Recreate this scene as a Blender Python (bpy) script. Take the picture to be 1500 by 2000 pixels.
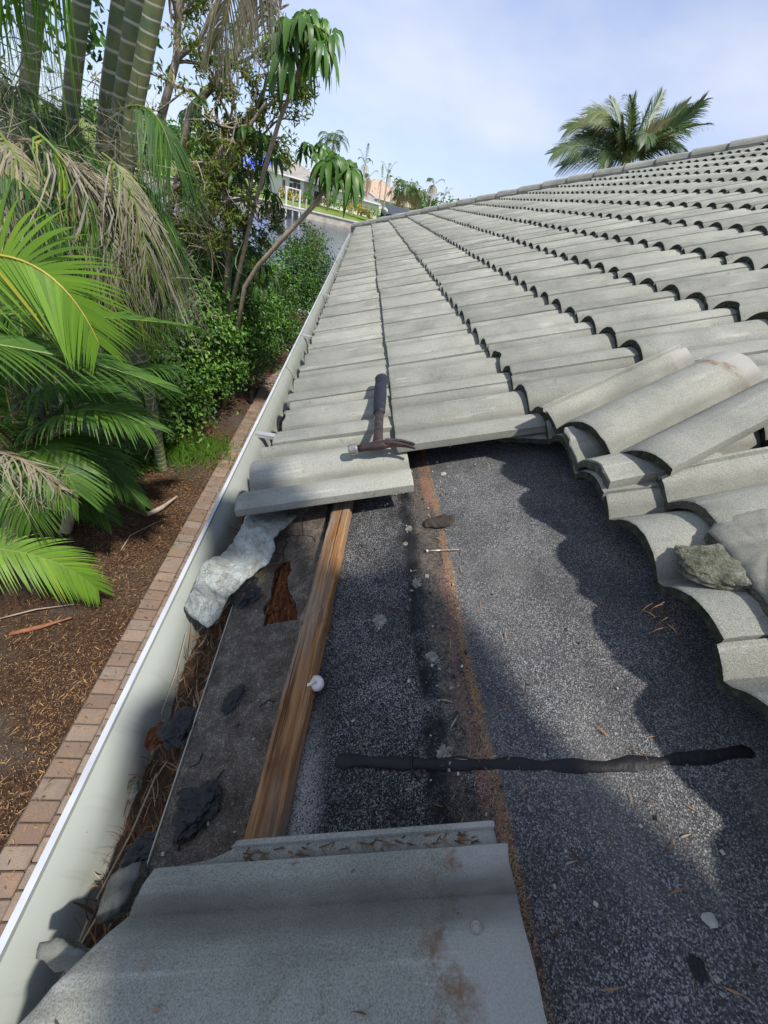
import bpy, bmesh, math, random
import numpy as np
from mathutils import Vector, Matrix, noise as mnoise

for o in list(bpy.data.objects): bpy.data.objects.remove(o)
scene = bpy.context.scene
COL = scene.collection
R = math.radians
rnd = random.Random(11)
nrs = np.random.RandomState(5)

# ------------------------------------------------------------------ camera
RW = [[0.9772739808436097, -0.03239806097800286, 0.20948969428339295],
      [0.13786290936420872, -0.6535649208329553, -0.7442087828548175],
      [0.16102603698694137, 0.7561767385350322, -0.6342455009779743]]
CAMP = Vector((0.1472, 0.0, 0.725))
FPX = 716.73
cd = bpy.data.cameras.new('camera'); cam = bpy.data.objects.new('camera', cd); COL.objects.link(cam)
cd.sensor_fit = 'HORIZONTAL'; cd.sensor_width = 36.0; cd.lens = FPX / 1500 * 36.0
cd.clip_start = 0.02; cd.clip_end = 3000
rx, ry, rz = (Vector(v) for v in RW)
m = Matrix((rx, -ry, -rz)).transposed().to_4x4(); m.translation = CAMP
cam.matrix_world = m
scene.camera = cam

# ------------------------------------------------------------------ world, sun, exposure
SUN = Vector((0.30, -0.32, 0.86)).normalized()
w = bpy.data.worlds.new('World'); scene.world = w; w.use_nodes = True
nt = w.node_tree; nt.nodes.clear()
N = nt.nodes.new; L = nt.links.new
wo = N('ShaderNodeOutputWorld'); bg = N('ShaderNodeBackground'); bg.inputs['Strength'].default_value = 0.135
sky = N('ShaderNodeTexSky'); sky.sky_type = 'NISHITA'; sky.sun_disc = False
sky.sun_elevation = math.asin(SUN.z); sky.sun_rotation = math.atan2(SUN.x, SUN.y)
sky.air_density = 1.0; sky.dust_density = 0.2; sky.ozone_density = 1.6
tc = N('ShaderNodeTexCoord'); mp = N('ShaderNodeMapping'); mp.inputs['Scale'].default_value = (1.0, 1.0, 2.6)
mp.inputs['Rotation'].default_value = (0.15, 0.3, 0.4)
nz = N('ShaderNodeTexNoise'); nz.inputs['Scale'].default_value = 1.7; nz.inputs['Detail'].default_value = 6; nz.inputs['Roughness'].default_value = 0.52
rp = N('ShaderNodeValToRGB'); rp.color_ramp.elements[0].position = 0.36; rp.color_ramp.elements[1].position = 0.72
mx = N('ShaderNodeMixRGB'); mx.inputs['Color2'].default_value = (4.55, 4.65, 5.05, 1)
ml = N('ShaderNodeMath'); ml.operation = 'MULTIPLY_ADD'; ml.inputs[1].default_value = 0.62; ml.inputs[2].default_value = 0.10
L(tc.outputs['Generated'], mp.inputs['Vector']); L(mp.outputs[0], nz.inputs['Vector']); L(nz.outputs['Fac'], rp.inputs['Fac'])
L(rp.outputs[0], ml.inputs[0]); L(ml.outputs[0], mx.inputs['Fac']); # a clear band of deeper blue all round the horizon
sx = N('ShaderNodeSeparateXYZ'); L(tc.outputs['Generated'], sx.inputs[0]); hr = N('ShaderNodeValToRGB'); hr.color_ramp.elements[0].position = 0.0; hr.color_ramp.elements[0].color = (0.42, 0.53, 0.84, 1); hr.color_ramp.elements[1].position = 0.8; hr.color_ramp.elements[1].color = (1.0, 0.95, 0.88, 1); L(sx.outputs['Z'], hr.inputs['Fac'])
hm = N('ShaderNodeMixRGB'); hm.blend_type = 'MULTIPLY'; hm.inputs['Fac'].default_value = 1.0; L(sky.outputs[0], hm.inputs['Color1']); L(hr.outputs[0], hm.inputs['Color2'])
L(hm.outputs[0], mx.inputs['Color1']); L(mx.outputs[0], bg.inputs['Color']); L(bg.outputs[0], wo.inputs['Surface'])

sd = bpy.data.lights.new('sun', 'SUN'); sd.energy = 3.4; sd.angle = R(2.2); sd.color = (1.0, 0.955, 0.88)
so = bpy.data.objects.new('sun', sd); COL.objects.link(so); so.location = (0, 0, 30)
so.rotation_euler = SUN.to_track_quat('Z', 'Y').to_euler()

scene.view_settings.view_transform = 'Standard'; scene.view_settings.look = 'None'
scene.view_settings.exposure = 0.62; scene.view_settings.gamma = 1.0; scene.view_settings.use_curve_mapping = False
scene.render.engine = 'CYCLES'
scene.cycles.max_bounces = 8; scene.cycles.transparent_max_bounces = 8
try: scene.cycles.use_denoising = True
except Exception: pass

# ------------------------------------------------------------------ helpers
def ray(x, y):
    a, b = (x - 750) / FPX, (y - 1000) / FPX
    return rx * a + ry * b + rz
def at(x, y, Y):
    """the point of the place that stands at distance Y along the eave behind photo position x, y"""
    d = ray(x, y); return CAMP + d * ((Y - CAMP.y) / d.y)

def link(o, parent=None):
    COL.objects.link(o)
    if parent is not None: o.parent = parent
    return o
def empty(name, loc=(0, 0, 0), parent=None):
    o = bpy.data.objects.new(name, None); o.location = loc; o.empty_display_size = 0.1
    return link(o, parent)
def tag(o, label=None, cat=None, group=None, kind=None):
    if label: o['label'] = label
    if cat: o['category'] = cat
    if group: o['group'] = group
    if kind: o['kind'] = kind
    return o

class MB:
    """collects faces, then links them as one mesh object"""
    def __init__(s): s.v = []; s.f = []; s.m = []; s.a = []
    def add(s, vs, fs, mat=0, a=0.0):
        b = len(s.v); s.v.extend([tuple(x) for x in vs]); s.f.extend([tuple(i + b for i in f) for f in fs])
        s.m.extend([mat] * len(fs)); s.a.extend([a] * len(vs)); return b
    def box(s, c, size, rot=None, mat=0, a=0.0):
        hx, hy, hz = (q / 2 for q in size); c = Vector(c)
        vs = [Vector((x, y, z)) for x in (-hx, hx) for y in (-hy, hy) for z in (-hz, hz)]
        if rot is not None: vs = [rot @ q for q in vs]
        vs = [q + c for q in vs]
        s.add(vs, [(0, 1, 3, 2), (4, 6, 7, 5), (0, 4, 5, 1), (2, 3, 7, 6), (0, 2, 6, 4), (1, 5, 7, 3)], mat, a)
    def tube(s, pts, rad, n=8, mat=0, a=0.0, cap=True, up=None):
        pts = [Vector(p) for p in pts]
        if not hasattr(rad, '__len__'): rad = [rad] * len(pts)
        vs = []; k = len(pts); t0 = None
        for i, p in enumerate(pts):
            d = (pts[min(i + 1, k - 1)] - pts[max(i - 1, 0)])
            if d.length < 1e-9: d = Vector((0, 0, 1))
            d.normalize()
            if t0 is None:
                t0 = d.orthogonal().normalized()
            else:
                t0 = (t0 - d * t0.dot(d))
                if t0.length < 1e-6: t0 = d.orthogonal()
                t0.normalize()
            t1 = d.cross(t0)
            for j in range(n):
                an = 2 * math.pi * j / n
                vs.append(p + (t0 * math.cos(an) + t1 * math.sin(an)) * rad[i])
        fs = [(i * n + j, i * n + (j + 1) % n, (i + 1) * n + (j + 1) % n, (i + 1) * n + j) for i in range(k - 1) for j in range(n)]
        if cap:
            fs.append(tuple(range(n - 1, -1, -1))); fs.append(tuple((k - 1) * n + j for j in range(n)))
        s.add(vs, fs, mat, a)
    def mesh(s, name, mats, smooth=False):
        me = bpy.data.meshes.new(name); me.from_pydata(s.v, [], s.f)
        for q in (mats if isinstance(mats, (list, tuple)) else [mats]): me.materials.append(q)
        if any(s.m): me.polygons.foreach_set('material_index', s.m)
        at_ = me.attributes.new('var', 'FLOAT', 'POINT'); at_.data.foreach_set('value', s.a)
        if smooth: me.polygons.foreach_set('use_smooth', [True] * len(s.f))
        me.update(); return me
    def build(s, name, mats, parent=None, smooth=False, loc=None):
        o = bpy.data.objects.new(name, s.mesh(name, mats, smooth))
        if loc is not None: o.location = loc
        return link(o, parent)

def recalc(me):
    bm = bmesh.new(); bm.from_mesh(me); bmesh.ops.recalc_face_normals(bm, faces=bm.faces); bm.to_mesh(me); bm.free(); me.update()

def fast_mesh(name, verts, faces, mats, var=None, smooth=False):
    """verts (n,3) and quads (k,4) as arrays"""
    me = bpy.data.meshes.new(name); verts = np.asarray(verts, np.float32); faces = np.asarray(faces, np.int32)
    k = faces.shape[1]
    me.vertices.add(len(verts)); me.vertices.foreach_set('co', verts.ravel())
    me.loops.add(faces.size); me.loops.foreach_set('vertex_index', faces.ravel())
    me.polygons.add(len(faces)); me.polygons.foreach_set('loop_start', np.arange(0, faces.size, k, dtype=np.int32))
    try: me.polygons.foreach_set('loop_total', np.full(len(faces), k, np.int32))
    except Exception: pass
    for q in (mats if isinstance(mats, (list, tuple)) else [mats]): me.materials.append(q)
    if var is not None:
        at_ = me.attributes.new('var', 'FLOAT', 'POINT'); at_.data.foreach_set('value', np.asarray(var, np.float32))
    if smooth: me.polygons.foreach_set('use_smooth', np.ones(len(faces), bool))
    me.update(calc_edges=True); me.validate(); return me

# ------------------------------------------------------------------ materials
class G:
    def __init__(s, name):
        s.mat = bpy.data.materials.new(name); s.mat.use_nodes = True; s.t = s.mat.node_tree; s.t.nodes.clear()
        s.out = s.t.nodes.new('ShaderNodeOutputMaterial'); s._tc = None
    def n(s, typ, props=None, **ins):
        nd = s.t.nodes.new('ShaderNode' + typ)
        for k, v in (props or {}).items(): setattr(nd, k, v)
        for k, v in ins.items():
            k = k.replace('_', ' ')
            sock = nd.inputs[int(k[1:])] if k[0] == 'i' and k[1:].isdigit() else nd.inputs[k]
            s.put(sock, v)
        return nd
    def put(s, sock, v):
        if isinstance(v, bpy.types.NodeSocket): s.t.links.new(v, sock)
        elif v is not None:
            if hasattr(v, '__len__') and len(v) == 3 and sock.type == 'RGBA': v = (*v, 1)
            sock.default_value = v
    def obj(s): 
        if s._tc is None: s._tc = s.n('TexCoord')
        return s._tc.outputs['Object']
    def gen(s):
        if s._tc is None: s._tc = s.n('TexCoord')
        return s._tc.outputs['Generated']
    def pos(s): return s.n('NewGeometry').outputs['Position']
    def map(s, vec, scale=(1, 1, 1), loc=(0, 0, 0), rot=(0, 0, 0)):
        return s.n('Mapping', Vector=vec, Scale=scale, Location=loc, Rotation=rot).outputs[0]
    def noise(s, vec, scale, detail=3, rough=0.5, dist=0.0, col=False):
        nd = s.n('TexNoise', Vector=vec, Scale=scale, Detail=detail, Roughness=rough, Distortion=dist)
        return nd.outputs['Color' if col else 'Fac']
    def voro(s, vec, scale, out='Color', feature='F1'):
        return s.n('TexVoronoi', {'feature': feature}, Vector=vec, Scale=scale).outputs[out]
    def ramp(s, fac, stops, interp='LINEAR'):
        nd = s.n('ValToRGB', Fac=fac); cr = nd.color_ramp; cr.interpolation = interp
        while len(cr.elements) < len(stops): cr.elements.new(0.5)
        for e, (p, c) in zip(cr.elements, stops):
            e.position = p; e.color = (c, c, c, 1) if not hasattr(c, '__len__') else (*c, 1)
        return nd.outputs[0]
    def mix(s, f, a, b, mode='MIX'): return s.n('MixRGB', {'blend_type': mode}, Fac=f, Color1=a, Color2=b).outputs[0]
    def math(s, op, a, b=0.0, c=None, clamp=False):
        nd = s.n('Math', {'operation': op, 'use_clamp': clamp}); s.put(nd.inputs[0], a); s.put(nd.inputs[1], b)
        if c is not None: s.put(nd.inputs[2], c)
        return nd.outputs[0]
    def xyz(s, vec): return s.n('SeparateXYZ', Vector=vec).outputs
    def rng(s, v, a, b, c=0.0, d=1.0, smooth=False):
        nd = s.n('MapRange', {'interpolation_type': 'SMOOTHSTEP' if smooth else 'LINEAR'}); 
        for i, q in enumerate((v, a, b, c, d)): s.put(nd.inputs[i], q)
        return nd.outputs[0]
    def bump(s, h, strength=0.5, dist=0.002, normal=None):
        return s.n('Bump', Height=h, Strength=strength, Distance=dist, Normal=normal).outputs[0]
    def attr(s, name='var'): return s.n('Attribute', {'attribute_name': name}).outputs['Fac']
    def objrand(s): return s.n('ObjectInfo').outputs['Random']
    def pbsdf(s, col, rough=0.8, normal=None, metal=0.0, spec=0.4, **kw):
        nd = s.n('BsdfPrincipled', Roughness=rough, Metallic=metal, Normal=normal); s.put(nd.inputs['Base Color'], col)
        nd.inputs['Specular IOR Level'].default_value = spec
        s.t.links.new(nd.outputs[0], s.out.inputs['Surface']); return nd

def lin(r, g, b):
    f = lambda c: (c / 255 / 12.92) if c <= 10 else ((c / 255 + 0.055) / 1.055) ** 2.4
    return (f(r), f(g), f(b))

def plain(name, col, rough=0.7, var=0.15, scale=20, bump=0.2, metal=0.0, spec=0.4, bscale=None, bdist=0.002):
    g = G(name); v = g.obj(); nz = g.noise(v, scale, 4)
    c = g.mix(1.0, col, g.ramp(nz, [(0.3, 1 - var), (0.7, 1 + var)]), 'MULTIPLY')
    g.pbsdf(c, rough, g.bump(g.noise(v, bscale or scale * 6, 3), bump, bdist) if bump else None, metal, spec); return g.mat

def tile_material(name, loose=False):
    g = G(name); v0 = g.obj(); rn = g.objrand()
    off = g.n('CombineXYZ', X=g.math('MULTIPLY', rn, 37.0), Y=g.math('MULTIPLY', rn, 91.0), Z=g.math('MULTIPLY', rn, 13.0)).outputs[0]
    v = g.n('VectorMath', {'operation': 'ADD'}, i0=v0, i1=off).outputs[0]
    big = g.noise(v, 5.0, 4, 0.6)
    c = g.ramp(big, [(0.28, (0.21, 0.213, 0.182)), (0.5, (0.288, 0.288, 0.247)), (0.72, (0.345, 0.341, 0.29))])
    # per tile tone
    c = g.mix(1.0, c, g.ramp(rn, [(0.0, 0.84), (0.5, 0.98), (1.0, 1.07)]), 'MULTIPLY')
    # pale wash streaks that run down the slope
    st = g.noise(g.map(v, (3.0, 42.0, 42.0)), 1.0, 5, 0.62)
    stm = g.math('MULTIPLY', g.ramp(st, [(0.55, 0.0), (0.72, 1.0)]), g.ramp(g.noise(v, 9.0, 3), [(0.42, 0.0), (0.66, 0.75)]))
    c = g.mix(stm, c, (0.56, 0.55, 0.49))
    dk = g.noise(g.map(v, (6.0, 30.0, 30.0), (3, 7, 1)), 1.0, 5, 0.7)
    c = g.mix(g.ramp(dk, [(0.57, 0.0), (0.80, 0.5)]), c, (0.115, 0.12, 0.098))
    lich = g.noise(g.map(v, (1, 1, 1), (5, 2, 8)), 24.0, 5, 0.75)
    c = g.mix(g.ramp(lich, [(0.60, 0.0), (0.68, 0.5)]), c, (0.14, 0.15, 0.10))
    # sand grains
    gr = g.noise(v, 620.0, 2, 0.6)
    c = g.mix(1.0, c, g.ramp(gr, [(0.32, 0.62), (0.5, 1.0), (0.7, 1.28)]), 'MULTIPLY')
    x = g.xyz(v0)
    if loose:
        hd = g.math('ADD', x[0], g.math('MULTIPLY', g.math('SUBTRACT', g.noise(v, 18.0, 4, 0.65), 0.5), 0.10))
        c = g.mix(g.rng(hd, 0.362, 0.40, 0.0, 0.55, True), c, (0.40, 0.385, 0.35))
        rust = g.math('MULTIPLY', g.rng(g.math('ABSOLUTE', g.math('SUBTRACT', hd, 0.375)), 0.0, 0.03, 1.0, 0.0, True), g.ramp(g.noise(v, 30.0, 5, 0.7), [(0.48, 0.0), (0.62, 0.85)]))
        c = g.mix(rust, c, (0.19, 0.105, 0.055))
    # soil and crease shade painted into the valleys of the roll
    val = g.math('MULTIPLY', g.rng(x[2], 0.030, 0.050, 1.0, 0.0, True), g.ramp(g.noise(g.map(v, (8, 40, 1)), 1.0, 4, 0.6), [(0.3, 0.25), (0.7, 0.75)]))
    c = g.mix(val, c, (0.135, 0.135, 0.112))
    # scattered small dark pits
    pit = g.noise(v, 55.0, 4, 0.75)
    c = g.mix(g.ramp(pit, [(0.66, 0.0), (0.76, 0.6)]), c, (0.10, 0.10, 0.085))
    h = g.math('ADD', g.math('MULTIPLY', gr, 0.5), g.math('MULTIPLY', g.noise(v, 140.0, 3), 0.8))
    g.pbsdf(c, 0.88, g.bump(h, 0.55, 0.0016), spec=0.25); return g.mat

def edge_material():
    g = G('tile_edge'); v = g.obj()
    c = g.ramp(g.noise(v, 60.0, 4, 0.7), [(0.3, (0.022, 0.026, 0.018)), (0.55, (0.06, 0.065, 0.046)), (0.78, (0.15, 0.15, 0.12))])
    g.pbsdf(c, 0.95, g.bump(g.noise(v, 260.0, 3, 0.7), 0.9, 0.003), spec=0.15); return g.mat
def loose_edge_material():
    g = G('tile_broken_edge'); v = g.obj()
    c = g.ramp(g.noise(v, 70.0, 4, 0.7), [(0.3, (0.07, 0.072, 0.05)), (0.6, (0.15, 0.15, 0.115)), (0.8, (0.26, 0.26, 0.21))])
    c = g.mix(1.0, c, g.ramp(g.noise(v, 420.0, 2), [(0.35, 0.55), (0.65, 1.35)]), 'MULTIPLY')
    g.pbsdf(c, 0.95, g.bump(g.noise(v, 300.0, 3, 0.7), 1.0, 0.003), spec=0.15); return g.mat

TILE_M = tile_material('roof_tile_concrete'); TILE_LOOSE_M = tile_material('loose_tile_concrete', True)
EDGE_M = edge_material(); LEDGE_M = loose_edge_material()

def membrane_material():
    g = G('granule_membrane'); v = g.obj(); x = g.xyz(v); U, E_ = x[0], x[1]
    wob = g.math('MULTIPLY', g.math('SUBTRACT', g.noise(v, 14.0, 5, 0.7), 0.5), 0.05)
    Uw = g.math('ADD', U, wob)
    cell = g.n('SeparateColor', Color=g.voro(v, 760.0)).outputs
    # thinning of the pale granules in broad patches
    thin = g.noise(v, 6.0, 5, 0.68)
    lvl = g.math('ADD', cell[0], g.math('MULTIPLY', g.math('SUBTRACT', thin, 0.5), 0.85))
    gran = g.ramp(lvl, [(0.26, (0.010, 0.010, 0.011)), (0.5, (0.030, 0.030, 0.032)), (0.68, (0.070, 0.070, 0.072)), (0.86, (0.16, 0.16, 0.156)), (1.0, (0.33, 0.32, 0.305))])
    c = gran
    # upper sheet: greyer, more even
    up = g.rng(Uw, 0.44, 0.47, 0.0, 1.0, True)
    gran2 = g.ramp(lvl, [(0.15, (0.040, 0.040, 0.042)), (0.5, (0.078, 0.077, 0.079)), (0.78, (0.145, 0.144, 0.144)), (1.0, (0.33, 0.325, 0.315))])
    c = g.mix(up, c, gran2)
    # pale bloom next to the batten
    bl = g.math('MULTIPLY', g.rng(U, 0.165, 0.18, 0.0, 1.0, True), g.rng(U, 0.185, 0.23, 1.0, 0.0, True))
    bl = g.math('MULTIPLY', bl, g.rng(E_, 0.1, 0.30, 0.8, 0.0, True))
    c = g.mix(g.math('MULTIPLY', bl, g.rng(cell[1], 0.1, 0.6)), c, (0.55, 0.54, 0.52))
    # worn brown strip below the batten
    low = g.rng(Uw, 0.165, 0.185, 1.0, 0.0, True)
    br = g.ramp(g.noise(v, 26.0, 6, 0.75), [(0.3, (0.045, 0.035, 0.026)), (0.5, (0.115, 0.094, 0.072)), (0.72, (0.24, 0.205, 0.162))])
    br = g.mix(1.0, br, g.ramp(cell[0], [(0.0, 0.55), (0.8, 1.05), (0.95, 1.9)]), 'MULTIPLY')
    c = g.mix(low, c, br)
    # tar seam
    sm = g.math('ABSOLUTE', g.math('SUBTRACT', Uw, 0.383)); sm = g.rng(sm, 0.010, 0.024, 1.0, 0.0, True)
    sm = g.math('MULTIPLY', sm, g.ramp(g.noise(v, 16.0, 4), [(0.36, 0.15), (0.55, 1.0)]))
    c = g.mix(sm, c, (0.010, 0.010, 0.011))
    # brown dirt between seam and paint line
    dm = g.math('ABSOLUTE', g.math('SUBTRACT', Uw, 0.42)); dm = g.rng(dm, 0.010, 0.03, 0.85, 0.0, True)
    dm = g.math('MULTIPLY', dm, g.ramp(g.noise(v, 22.0, 4, 0.7), [(0.34, 0.0), (0.6, 1.0)]))
    c = g.mix(dm, c, g.ramp(g.noise(v, 160.0, 3), [(0.3, (0.05, 0.036, 0.025)), (0.7, (0.20, 0.155, 0.115))]))
    # sprayed yellow line with a ragged red one beside it
    Us = g.math('ADD', U, g.math('MULTIPLY', g.math('SUBTRACT', g.noise(v, 5.0, 2), 0.5), 0.012))
    spray = g.rng(cell[2], 0.15, 0.8)
    yl = g.rng(g.math('ABSOLUTE', g.math('SUBTRACT', Us, 0.455)), 0.003, 0.0125, 1.0, 0.0, True)
    yl = g.math('MULTIPLY', yl, g.math('MULTIPLY', spray, g.ramp(g.noise(v, 11.0, 3), [(0.3, 0.35), (0.6, 0.95)])))
    c = g.mix(g.math('MULTIPLY', yl, 0.8), c, (0.44, 0.22, 0.055))
    rd = g.rng(g.math('ABSOLUTE', g.math('SUBTRACT', Us, 0.440)), 0.004, 0.015, 1.0, 0.0, True)
    rd = g.math('MULTIPLY', rd, g.math('MULTIPLY', g.rng(cell[1], 0.2, 0.8), g.ramp(g.noise(v, 6.0, 3), [(0.36, 0.0), (0.6, 0.9)])))
    c = g.mix(rd, c, (0.42, 0.17, 0.10))
    # pale mortar smears
    # drifts of pale dust
    du_ = g.ramp(g.noise(g.map(v, (1, 0.6, 1), (6, 1, 0)), 4.5, 5, 0.7), [(0.5, 0.0), (0.75, 0.5)])
    c = g.mix(g.math('MULTIPLY', du_, up), c, (0.20, 0.19, 0.17))
    mo = g.ramp(g.noise(g.map(v, (1, 1, 1), (2.3, 0.4, 0)), 11.0, 4, 0.7), [(0.69, 0.0), (0.75, 0.8)])
    c = g.mix(g.math('MULTIPLY', mo, g.rng(U, 0.17, 0.2)), c, (0.40, 0.39, 0.34))
    h = g.math('ADD', g.voro(v, 760.0, 'Distance'), g.math('MULTIPLY', g.noise(v, 60.0, 4), 0.8))
    g.pbsdf(c, 0.85, g.bump(h, 0.7, 0.0016), spec=0.35); return g.mat
MEMB_M = membrane_material()

def wood_material(name, c0, c1, c2, axis=1, grey=0.5):
    g = G(name); v = g.obj(); sc = [150.0, 150.0, 150.0]; sc[axis] = 4.0
    gr = g.noise(g.map(v, tuple(sc)), 1.0, 6, 0.72, 0.3)
    c = g.ramp(gr, [(0.3, c0), (0.5, c1), (0.7, c2)])
    sc2 = [14.0, 14.0, 14.0]; sc2[axis] = 3.5
    wz = g.noise(g.map(v, tuple(sc2), (4, 1, 2)), 1.0, 4, 0.6)
    c = g.mix(g.ramp(wz, [(0.46, 0.0), (0.62, grey)]), c, g.ramp(gr, [(0.3, (0.13, 0.105, 0.085)), (0.7, (0.30, 0.26, 0.21))]))
    c = g.mix(g.ramp(g.noise(g.map(v, tuple(sc2), (9, 3, 5)), 1.0, 4, 0.6), [(0.62, 0.0), (0.72, 0.75)]), c, (0.05, 0.022, 0.010))
    ck = g.noise(g.map(v, (260.0, 3.0, 260.0) if axis == 1 else (3.0, 260.0, 260.0)), 1.0, 3, 0.5)
    c = g.mix(g.ramp(ck, [(0.62, 0.0), (0.68, 0.85)]), c, (0.025, 0.014, 0.008))
    g.pbsdf(c, 0.85, g.bump(gr, 0.8, 0.003), spec=0.15); return g.mat
# ------------------------------------------------------------------ the house and its roof
PITCH = R(23.5); EX = 0.3838; PW = 0.152; TW = 2 * PW; TL = 0.44; TH = 0.020; RH = 0.047
UV = Vector((math.cos(PITCH), 0, math.sin(PITCH))); EV = Vector((0, 1, 0)); NV = Vector((-math.sin(PITCH), 0, math.cos(PITCH)))
RM = Matrix((UV, EV, NV)).transposed().to_4x4()          # roof frame (up the slope, along the eave, off the roof) -> world
def rf(U, E, N_): return UV * U + EV * E + NV * N_
def onroof(x, y, n=0.0):
    d = ray(x, y); t = (n - CAMP.dot(NV)) / d.dot(NV); p = CAMP + d * t
    return Vector((p.dot(UV), p.y, n))
def hipE(U): return 10.669 - (U - EX) * 0.8252
GZ = -2.75                                               # garden level under the eave

house = tag(empty('house', (0.45, -1.0, GZ)), 'white walled house with grey-green concrete tile roof being stripped at the eave', 'house')
def hchild(o):
    o.parent = house; o.matrix_parent_inverse = Matrix.Translation((-0.45, 1.0, -GZ)); return o

wall_m = plain('white_stucco', (0.72, 0.71, 0.68), 0.9, 0.06, 4, 0.3, bscale=90)
b = MB(); b.box((4.6, 3.2, (GZ - 0.22) / 2 - 0.01), (8.3, 13.2, -0.24 - GZ)); hchild(b.build('wall', wall_m))
soff_m = plain('soffit_paint', (0.74, 0.74, 0.72), 0.6, 0.04, 6, 0)
b = MB(); b.box((0.22, 3.9, -0.19), (0.44, 13.9, 0.02)); b.box((-0.012, 3.9, -0.105), (0.02, 13.9, 0.15)); hchild(b.build('soffit', soff_m))

# membrane over the deck
b = MB(); UT = 7.3
sheet = [(0.172, -3.0), (0.172, hipE(0.172)), (UT, hipE(UT)), (UT, -3.0)]

# the felt in the opened bay is a finely modelled sheet, the rest lies under the tiles
gu = [0.172 + 0.78 * i / 150 for i in range(151)]; ge = [-0.55 + 1.75 * j / 230 for j in range(231)]
def felt(u, e):
    z = 0.0016 * mnoise.noise((u * 9, e * 5, 2)) + 0.0010 * mnoise.noise((u * 34, e * 21, 4)) + 0.0004 * mnoise.noise((u * 160, e * 160, 1))
    lap = 0.378 + 0.006 * mnoise.noise((e * 13, 3, 1)) + 0.003 * mnoise.noise((e * 60, 5, 1))
    z += 0.0028 * min(1.0, max(0.0, (u - lap) / 0.006))
    if u < lap: z -= 0.0
    return z - 0.0025
base = len(b.v)
for u in gu:
    for e in ge: b.v.append((u, e, felt(u, e))); b.a.append(0)
fe = [(base + i * 231 + j, base + (i + 1) * 231 + j, base + (i + 1) * 231 + j + 1, base + i * 231 + j + 1) for i in range(150) for j in range(230)]
b.f += fe; b.m += [0] * len(fe)
b.add([(u, e, -0.008) for u, e in sheet] + [(u, e, -0.020) for u, e in sheet], [(0, 3, 2, 1), (4, 5, 6, 7), (0, 1, 5, 4), (1, 2, 6, 5), (2, 3, 7, 6), (3, 0, 4, 7)])
roof = b.build('roof', MEMB_M, None, True)
roof.data.set_sharp_from_angle(angle=R(50))
roof.parent = house; roof.matrix_parent_inverse = Matrix.Translation((-0.45, 1.0, -GZ)); roof.matrix_basis = RM.copy()
def rchild(o, mat4=None):
    o.parent = roof
    if mat4 is not None: o.matrix_basis = mat4
    return o

# the worn strip at the eave, torn open where the deck has rotted
hole_px = [(549, 1098), (566, 1095), (570, 1114), (561, 1129), (563, 1153), (578, 1179), (581, 1201), (580, 1210), (549, 1216), (527, 1220), (513, 1225), (518, 1206), (514, 1191), (527, 1167), (532, 1138), (536, 1114)]
hole = [onroof(x, y, 0) for x, y in hole_px]
bm = bmesh.new(); es = []
outer = []
nn = 60
for i in range(nn + 1): outer.append((-0.018 + 0.002 * mnoise.noise((i * 0.9, 0, 0)), -3.0 + 14.0 * i / nn))
outer = [(-0.018, -3.0), (-0.018, -0.2)] + [(-0.017 + 0.0025 * mnoise.noise((i * 3.1, 2, 0)), -0.2 + i * 0.04) for i in range(1, 26)] + [(-0.018, 1.0), (-0.018, 10.99), (0.1715, hipE(0.172)), (0.1715, -3.0)]
seq = []
for (u, e) in outer: seq.append(bm.verts.new((u, e, 0.001)))
for i in range(len(seq)): es.append(bm.edges.new((seq[i], seq[(i + 1) % len(seq)])))
hv = []
for i, p in enumerate(hole):
    q = hole[(i + 1) % len(hole)]
    for k in range(3):
        c = p.lerp(q, k / 3); hv.append(bm.verts.new((c.x + 0.0025 * mnoise.noise((c.x * 300, c.y * 300, 1)), c.y + 0.004 * mnoise.noise((c.x * 300, c.y * 300, 7)), 0.001)))
for i in range(len(hv)): es.append(bm.edges.new((hv[i], hv[(i + 1) % len(hv)])))
bmesh.ops.triangle_fill(bm, edges=es, use_beauty=True)
ext = bmesh.ops.extrude_face_region(bm, geom=list(bm.faces))
for v in ext['geom']:
    if isinstance(v, bmesh.types.BMVert): v.co.z -= 0.006
bmesh.ops.recalc_face_normals(bm, faces=bm.faces)
me = bpy.data.meshes.new('membrane_strip'); bm.to_mesh(me); bm.free(); me.materials.append(MEMB_M)
rchild(link(bpy.data.objects.new('membrane_strip', me)))

g = G('rotten_wood'); v = g.obj()
c = g.ramp(g.noise(g.map(v, (90, 18, 90)), 1.0, 5, 0.7), [(0.3, (0.018, 0.008, 0.004)), (0.5, (0.10, 0.035, 0.012)), (0.7, (0.27, 0.105, 0.032))])
g.pbsdf(c, 0.9, g.bump(g.noise(g.map(v, (160, 30, 160)), 1.0, 4), 1.0, 0.004), spec=0.2); ROT_M = g.mat
b = MB(); nu, ne = 26, 46; u0, u1, e0, e1 = 0.035, 0.145, 0.39, 0.64
for i in range(nu):
    for j in range(ne):
        u = u0 + (u1 - u0) * i / (nu - 1); e = e0 + (e1 - e0) * j / (ne - 1)
        b.v.append((u, e, -0.012 + 0.006 * mnoise.noise((u * 120, e * 35, 3)) + 0.003 * mnoise.noise((u * 300, e * 120, 5)))); b.a.append(0)
b.f = [(i * ne + j, (i + 1) * ne + j, (i + 1) * ne + j + 1, i * ne + j + 1) for i in range(nu - 1) for j in range(ne - 1)]; b.m = [0] * len(b.f)
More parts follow.
